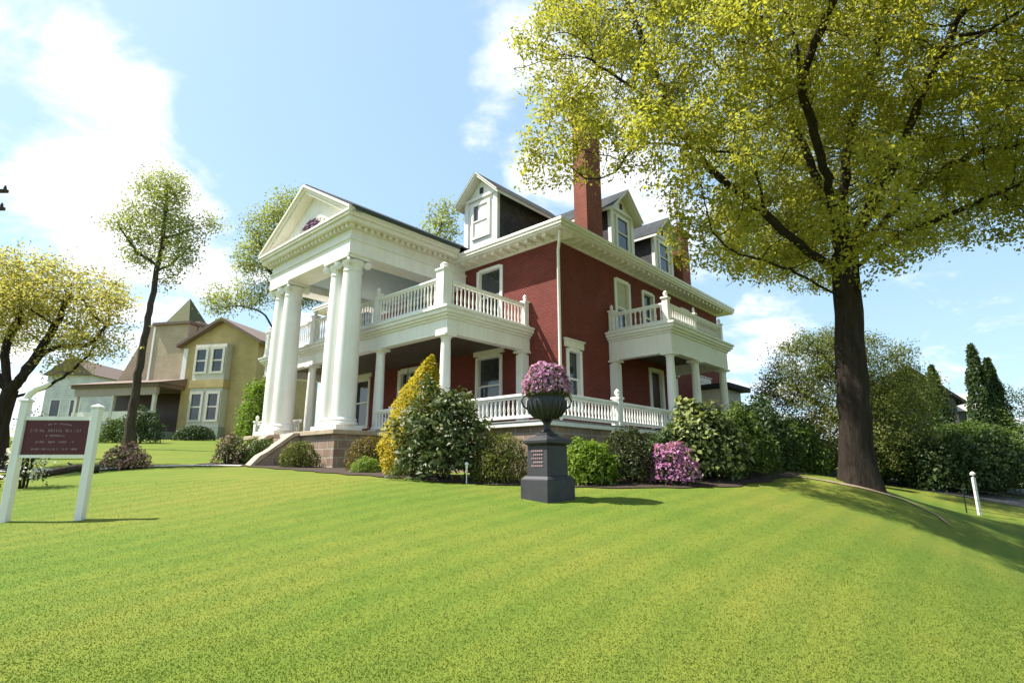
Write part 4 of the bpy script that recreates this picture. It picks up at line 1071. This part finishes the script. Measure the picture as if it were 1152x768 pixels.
# ------------------------------------------------------------------ sign by the path
sx0, sx1, sy = -7.82, -6.70, 8.95
sg = empty('lawn_sign', ((sx0+sx1)/2, sy, gz((sx0+sx1)/2, sy)), R(3), 'maroon board with pale lettering hung between two white posts on the left lawn', 'sign')
hx = (sx1-sx0)/2; zo = gz((sx0+sx1)/2, sy)
for s_, tp in ((-1, 2.62), (1, 2.52)):
    p = MB().box(s_*hx-.057, s_*hx+.057, -.057, .057, -.2, tp-zo).build('post', M['white'], sg, bevel=.008)
    MB().box(s_*hx-.07, s_*hx+.07, -.07, .07, tp-zo+.001, tp-zo+.03).add([(s_*hx-.07,-.07,tp-zo+.031),(s_*hx+.07,-.07,tp-zo+.031),(s_*hx+.07,.07,tp-zo+.031),(s_*hx-.07,.07,tp-zo+.031),(s_*hx,0,tp-zo+.075)], [(0,1,4),(1,2,4),(2,3,4),(3,0,4)]).build('post_cap', M['white'], p)
MB().box(-hx+.058, hx-.058, -.035, .035, 2.33-zo, 2.385-zo).build('top_rail', M['white'], sg)
MB().box(-hx+.058, hx-.058, -.03, .03, 1.74-zo, 1.785-zo).build('bottom_rail', M['white'], sg)
MB().tube([(-hx-.02, 0, 2.66-zo), (-hx+.03, 0, 2.76-zo), (-hx+.12, 0, 2.84-zo), (-hx+.23, 0, 2.88-zo), (-hx+.30, 0, 2.93-zo)], [.05, .055, .052, .045, .03], 10).build('scroll_finial', M['white'], sg, True)
bd = MB().box(-hx+.07, hx-.07, -.018, .018, 1.79-zo, 2.325-zo).build('board', M['maroon'], sg)
# the five lines of writing cannot be read in the photograph: short strokes of the same length and weight
m = MB()
for zc, half, hgt_, st in ((2.245, .20, .022, .030), (2.165, .41, .042, .040), (2.085, .15, .030, .034), (1.985, .29, .030, .032), (1.875, .34, .028, .028)):
    x = -half
    while x < half:
        w = st*random.uniform(.45, .95)
        if random.random() > .14:
            arch = .028*(1-(x/half)**2) if zc > 2.2 else 0
            k = random.randint(0, 3); z0, z1 = zc-zo-hgt_/2+arch, zc-zo+hgt_/2+arch; tk = .008
            if k != 1: m.box(x, x+tk, -.0235, -.0185, z0, z1)
            if k in (0, 2): m.box(x+w-tk, x+w, -.0235, -.0185, z0, z1)
            m.box(x+tk*1.05, x+w-tk*1.05, -.0235, -.0185, *( (z1-tk, z1) if k == 2 else ((z0, z0+tk) if k == 3 else ((z0+z1)/2-tk/2, (z0+z1)/2+tk/2))))
            if k == 1: m.box(x+tk*1.05, x+w-tk*1.05, -.0235, -.0185, z1-tk, z1); m.box(x+tk*1.05, x+w-tk*1.05, -.0235, -.0185, z0, z0+tk)
        x += w+st*.3
m.build('lettering', M['lettering'], bd)

# ------------------------------------------------------------------ small things on the lawn and porch
wx, wy = -.98, 12.3
w = empty('path_light', (wx, wy, gz(wx, wy)), 0, 'small white garden light on a stake in front of the dark rhododendron', 'garden light')
MB().tube([(0,0,-.05),(0,0,.30)], .012, 6).build('stake', M['white'], w); MB().lathe([(.02,.30),(.03,.36),(.03,.40),(.055,.405),(.02,.45),(.001,.46)], n=12).build('lamp_head', M['white'], w, True)
br = empty('fallen_branch', (-12.1, 14.2, gz(-12.1, 14.2)), 0, 'dead brown gnarled branch lying on the grass behind the sign', 'branch')
def gp_(x, y, dz): return (x+12.1, y-14.2, gz(x, y)-gz(-12.1, 14.2)+dz)
MB().tube([gp_(-11.1,15.3,.10), gp_(-11.5,15.0,.18), gp_(-12.0,14.4,.09), gp_(-12.4,14.1,.12), gp_(-12.9,13.9,.06)], [.11,.10,.09,.06,.03], 8).build('limb', M['bark2'], br, True)
MB().tube([gp_(-12.0,14.4,.1), gp_(-12.5,14.5,.30), gp_(-12.9,14.4,.26)], [.05,.035,.02], 6).tube([gp_(-12.3,14.15,.1), gp_(-12.7,13.7,.2), gp_(-13.2,13.8,.12)], [.04,.03,.012], 6).tube([gp_(-11.5,15,.18), gp_(-11.9,15.2,.32)], [.04,.02], 6).build('twig', M['bark2'], br, True)

def H2W(u, v, z):
    return (HX+u*math.cos(HR)-v*math.sin(HR), HY+u*math.sin(HR)+v*math.cos(HR), z)
# white porch armchair
def chair(u, v, rz, label):
    c = empty('porch_chair', H2W(u, v, F+.002), HR+rz, label, 'chair', 'white chairs on the porch')
    MB().box(-.28,.28,-.27,.27,.38,.43).build('seat', M['white'], c, bevel=.01)
    m = MB()
    for k in range(7): m.box(.22,.26,-.25+k*.077,-.20+k*.077,.45,1.02)
    m.box(.21,.27,-.28,.28,1.021,1.09); m.build('backrest', M['white'], c)
    for s_ in (-1, 1): MB().box(-.30,.24,s_*.31-.05,s_*.31+.05,.62,.65).build('armrest', M['white'], c)
    for a in (-.25,.21):
        for s_ in (-1, 1): MB().box(a-.03,a+.03,s_*.295-.03,s_*.295+.03,0,.619).build('leg', M['white'], c)
chair(-1.0, 2.9, 0, 'white slatted armchair on the porch in front of the right ground floor window')
chair(-2.4, 6.1, .4, 'white slatted armchair on the porch behind the right pair of great columns')

# ------------------------------------------------------------------ tan neighbour house
M['tan'] = brick_mat('tan_shingle_siding', (0.52, 0.41, 0.29), (0.49, 0.38, 0.27), (0.34, 0.26, 0.18), .3, .16, .008, bump=.4)
M['tanroof'] = brick_mat('tan_roof_shingle', (0.38, 0.29, 0.21), (0.34, 0.26, 0.19), (0.24, 0.18, 0.13), .35, .2, .01, bump=.4)
M['ochre'] = brick_mat('ochre_clapboard', (0.55, 0.42, 0.20), (0.53, 0.40, 0.19), (0.36, 0.27, 0.13), 4.0, .13, .008, bump=.5)
M['trim'] = plain('aged_trim_paint', (0.60, 0.57, 0.50), .7, .12)
M['brownroof'] = plain('brown_roof', (0.17, 0.12, 0.095), .8, .2)
M['greenwood'] = plain('grey_green_porch_paint', (0.30, 0.34, 0.27), .7, .15)
M['mauve'] = plain('mauve_beige_paint', (0.36, 0.29, 0.25), .7, .1)
M['spire'] = plain('mossy_spire_shingle', (0.085, 0.09, 0.035), .9, .3, 8)
nz = 3.3
nh = empty('tan_house', (-24, 40, nz), R(-12), 'tan shingled house with a small spired tower and deep porch behind the lawn', 'house', 'houses in the background')
def nb(x0, x1, y0, y1, z0, z1, mb=None): return (mb or MB()).box(x0+24, x1+24, y0-40, y1-40, z0-nz, z1-nz)
nb(-30.4, -23.9, 40.6, 50, 2.0, 7.3).build('wall', M['tan'], nh)
MB().extr([(-31.0+24, 7.3-nz), (-23.9+24, 7.3-nz), (-23.9+24, 12.4-nz), (-28.2+24, 12.4-nz)], 'y', .8, 9).build('roof', M['tanroof'], nh)
tw = nb(-26.95, -24.05, 40.0, 43, 7.3, 12.0).build('tower', M['tan'], nh)
nb(-27.15, -23.85, 39.8, 43.2, 12.001, 12.2).build('tower_eave', M['brownroof'], tw)
MB().add([(-26.6+24,.3,12.2-nz),(-24.4+24,.3,12.2-nz),(-24.4+24,2.5,12.2-nz),(-26.6+24,2.5,12.2-nz),(-25.6+24,1.4,14.5-nz)], [(0,1,4),(1,2,4),(2,3,4),(3,0,4)]).build('spire', M['spire'], tw)
nb(-27.12, -26.951, 39.95, 40.2, 7.5, 11.9).build('corner_board', M['white'], tw)
# wing with gable
wg = nb(-24.0, -18.0, 39.98, 48, 2.0, 10.4).extr([(-24.0+24, 10.401-nz), (-18+24, 10.401-nz), (-21+24, 12.0-nz)], 'y', -.02, 8).build('gable_wing', M['ochre'], nh)
rf_ = MB()
for s_ in (-1, 1):
    e = (-21+s_*3.5+24, 10.13-nz); ap = (-21+24, 12.02-nz)
    rf_.extr([(e[0], e[1]), (e[0], e[1]+.22), (ap[0], ap[1]+.22), (ap[0], ap[1])], 'y', -.5, 8.2)
rf_.build('gable_roof', M['brownroof'], wg)
nb(-24.16, -23.8, 39.90, 39.975, 7.3, 10.1).build('corner_board', M['white'], wg)
def nwin(x0, x1, z0, z1, par, y=39.96):
    w_ = MB().quad((x0+24,y-40,z0-nz),(x1+24,y-40,z0-nz),(x1+24,y-40,z1-nz),(x0+24,y-40,z1-nz)).build('window', M['glass'], par)
    m = nb(x0-.18, x0, y-.08, y-.005, z0-.15, z1+.2); nb(x1, x1+.18, y-.08, y-.005, z0-.15, z1+.2, m); nb(x0, x1, y-.08, y-.005, z1, z1+.2, m); nb(x0, x1, y-.08, y-.005, z0-.15, z0, m); nb(x0, x1, y-.06, y-.005, (z0+z1)/2-.05, (z0+z1)/2+.05, m)
    m.build('frame', M['trim'], w_)
# two storey bay with paired windows
bay = nb(-22.7, -20.1, 39.4, 39.978, 2.0, 10.2).build('bay', M['trim'], wg)
nb(-22.8, -20.0, 39.3, 39.979, 7.05, 7.6).build('bay_panel', M['ochre'], bay)
nb(-22.8, -20.0, 39.3, 39.979, 2.0, 4.3).build('bay_base', M['greenwood'], bay)
for x in (-22.45, -21.1):
    nwin(x, x+.75, 8.2, 9.8, bay, 39.39); nwin(x, x+.75, 4.8, 6.6, bay, 39.39)
# porch of the neighbour
nb(-31.0, -23.7, 37.6, 40.59, 7.0, 7.25).extr([(37.4-40, 7.251-nz), (40.7-40, 7.251-nz), (40.7-40, 8.0-nz)], 'x', -31.1+24, -23.6+24).build('porch_roof', M['brownroof'], nh)
nb(-30.8, -23.9, 37.75, 37.99, 6.45, 6.999).build('porch_beam', M['mauve'], nh)
for x in (-30.7, -27.6, -24.2): nb(x, x+.22, 37.77, 37.97, 4.0, 6.45).build('porch_post', M['trim'], nh)
nb(-30.8, -23.9, 37.8, 37.95, 4.7, 5.35).build('porch_rail', M['cream'], nh)
nb(-30.8, -23.9, 37.75, 40.5, 2.0, 4.0).build('porch_base', M['greenwood'], nh)
nb(-30.3, -24.0, 40.5, 40.59, 4.0, 6.9).build('porch_shade_panel', M['door'], nh)  # dark panel on the wall, painted in for the shade of the porch recess

# pale house further left
wh = empty('white_house', (-52, 62, 4.5), 0, 'plain white clapboard house glimpsed between the gnarled tree and the tan house', 'house', 'houses in the background')
M['whiteclap'] = brick_mat('white_clapboard', (0.66, 0.65, 0.63), (0.62, 0.61, 0.60), (0.4, 0.4, 0.4), 5, .2, .012, bump=.5)
MB().box(-.5, 4.5, 0, 8, -1, 7.2).build('wall', M['whiteclap'], wh)
MB().extr([(-.9, 7.2), (4.9, 7.2), (2, 9.2)], 'y', -.4, 8.4).build('roof', M['brownroof'], wh)
for x in (.4, 2.6):
    q = MB().quad((x,-.01,2.6),(x+1,-.01,2.6),(x+1,-.01,4.4),(x,-.01,4.4)).build('window', M['glass'], wh)
    MB().box(x-.12,x,-.06,-.011,2.5,4.5).box(x+1,x+1.12,-.06,-.011,2.5,4.5).box(x,x+1,-.06,-.011,4.4,4.52).box(x,x+1,-.06,-.011,2.48,2.6).build('frame', M['white'], q)

# grey house on the right behind the hedge
M['greyclap'] = brick_mat('grey_clapboard', (0.16, 0.16, 0.14), (0.145, 0.145, 0.13), (0.08, 0.08, 0.07), 5, .18, .012, bump=.5)
gh = empty('grey_house', (32.5, 45, 2.0), R(-18), 'grey gabled house half hidden by the hedge on the right', 'house', 'houses in the background')
MB().box(-3, 3, 0, 8, -1.5, 4.9).extr([(-3, 4.9), (3, 4.9), (0, 7.4)], 'y', 0, 8).build('wall', M['greyclap'], gh)
m = MB()
for s_ in (-1, 1):
    m.extr([(s_*3.5, 4.45), (s_*3.5, 4.7), (0, 7.68), (0, 7.43)], 'y', -.5, 8.4)
m.build('roof', M['slate'], gh)
MB().box(3.01, 6.0, 1.5, 7, -1.5, 4.0).build('annex', M['greyclap'], gh)
MB().add([(2.9,1.1,4.0),(6.4,1.1,4.0),(6.4,7.4,4.0),(2.9,7.4,4.0),(3.6,3,5.6),(5.4,3,5.6),(5.4,5.5,5.6),(3.6,5.5,5.6)], [(0,1,5,4),(1,2,6,5),(2,3,7,6),(3,0,4,7),(4,5,6,7),(3,2,1,0)]).build('annex_roof', M['concrete'], gh)
for x, z0 in ((-1.9, 2.4), (.9, 2.4), (4.2, 2.2)):
    yy = -.01 if x < 3 else 1.49
    q = MB().quad((x,yy,z0),(x+.9,yy,z0),(x+.9,yy,z0+1.5),(x,yy,z0+1.5)).build('window', M['glass'], gh)
    MB().box(x-.1,x,yy-.05,yy-.002,z0-.1,z0+1.6).box(x+.9,x+1,yy-.05,yy-.002,z0-.1,z0+1.6).box(x,x+.9,yy-.05,yy-.002,z0+1.5,z0+1.6).box(x,x+.9,yy-.05,yy-.002,z0-.1,z0).build('frame', M['cream'], q)

# ------------------------------------------------------------------ right hand side: post, wire fence, parked car
px0, py0 = 13.75, 17.0
p = empty('marker_post', (px0, py0, gz(px0, py0)), 0, 'short white post with a cap standing in the shaded grass by the road', 'post')
MB().box(-.038,.038,-.038,.038,-.1,1.08).build('shaft', M['white'], p, bevel=.006); MB().lathe([(.02,1.08),(.02,1.14),(.065,1.15),(.07,1.19),(.03,1.24),(.001,1.25)], n=10).build('cap', M['cream'], p, True)
fence = empty('wire_fence', (13.2, 16.6, gz(13.2, 16.6)), 0, 'thin dark wire fence running right from the short white post', 'fence')
fp = [(13.3+i*1.6, 16.9-i*.45) for i in range(5)]
for x, y in fp:
    z = gz(x, y); MB().tube([(x-13.2, y-16.6, z-gz(13.2,16.6)-.1), (x-13.2, y-16.6, z-gz(13.2,16.6)+.75)], .018, 6).build('fence_post', M['black'], fence)
m = MB()
for dz in (.12, .4, .7):
    m.tube([(x-13.2, y-16.6-.02, gz(x, y)-gz(13.2,16.6)+dz) for x, y in fp], .006, 5)
m.build('wire', M['black'], fence)

# ------------------------------------------------------------------ utility pole at the left edge
pl = empty('utility_pole', (-21.4, 20, gz(-21.4, 20)), 0, 'wooden utility pole whose two crossarms just enter the picture at the upper left', 'pole')
pz = gz(-21.4, 20)
MB().tube([(0,0,-.5),(0,0,13.2-pz)], [.16,.11], 10).build('shaft', M['bark2'], pl, True)
for x1, z in ((1.50, 12.2), (1.52, 11.45)):
    a_ = MB().box(-1.4, x1, -.06, .06, z-pz-.06, z-pz+.06).build('crossarm', M['bark2'], pl)
    for x in (-1.25, -.6, .6, x1-.12): MB().lathe([(.02,0),(.05,.03),(.055,.1),(.03,.14),(.035,.17),(.001,.19)], (x, 0, z-pz+.061), 10).build('insulator', M['iron'], a_, True)

# ------------------------------------------------------------------ blades of grass on the near lawn
M['blade'] = leaf_mat('grass_blade', [(0.098, 0.150, 0.020), (0.105, 0.156, 0.021), (0.113, 0.161, 0.023), (0.122, 0.164, 0.025)], .3, .7)
n = 260000
yb = 3.3/(1-rng.uniform(0, 1, n)*(1-3.3/13.0)); xb = rng.uniform(-1, 1, n)*(yb*.98+.5)
zb = np.concatenate([hgt(xb[i:i+20000], yb[i:i+20000]) for i in range(0, n, 20000)])
bare = (np.abs(xb-ux) < .36) & (np.abs(yb-uy) < .36)
bed = (yb > 12.0) & (xb > -3) & (xb < 5)
k_ = ~bare & ~bed; xb, yb, zb = xb[k_], yb[k_], zb[k_]; n = len(xb)
a_ = rng.uniform(0, 2*np.pi, n); hgt_b = rng.uniform(.004, .010, n); wd = rng.uniform(.0025, .005, n)*(1+yb/9)
ln = rng.normal(0, .55, (n, 2))*hgt_b[:, None]
V = np.stack([np.c_[xb-np.cos(a_)*wd, yb-np.sin(a_)*wd, zb-.004], np.c_[xb+np.cos(a_)*wd, yb+np.sin(a_)*wd, zb-.004], np.c_[xb+ln[:, 0], yb+ln[:, 1], zb+hgt_b]], 1).reshape(-1, 3)
tag(np_mesh('grass', V, np.arange(3*n).reshape(n, 3), 3, M['blade']), kind='stuff')
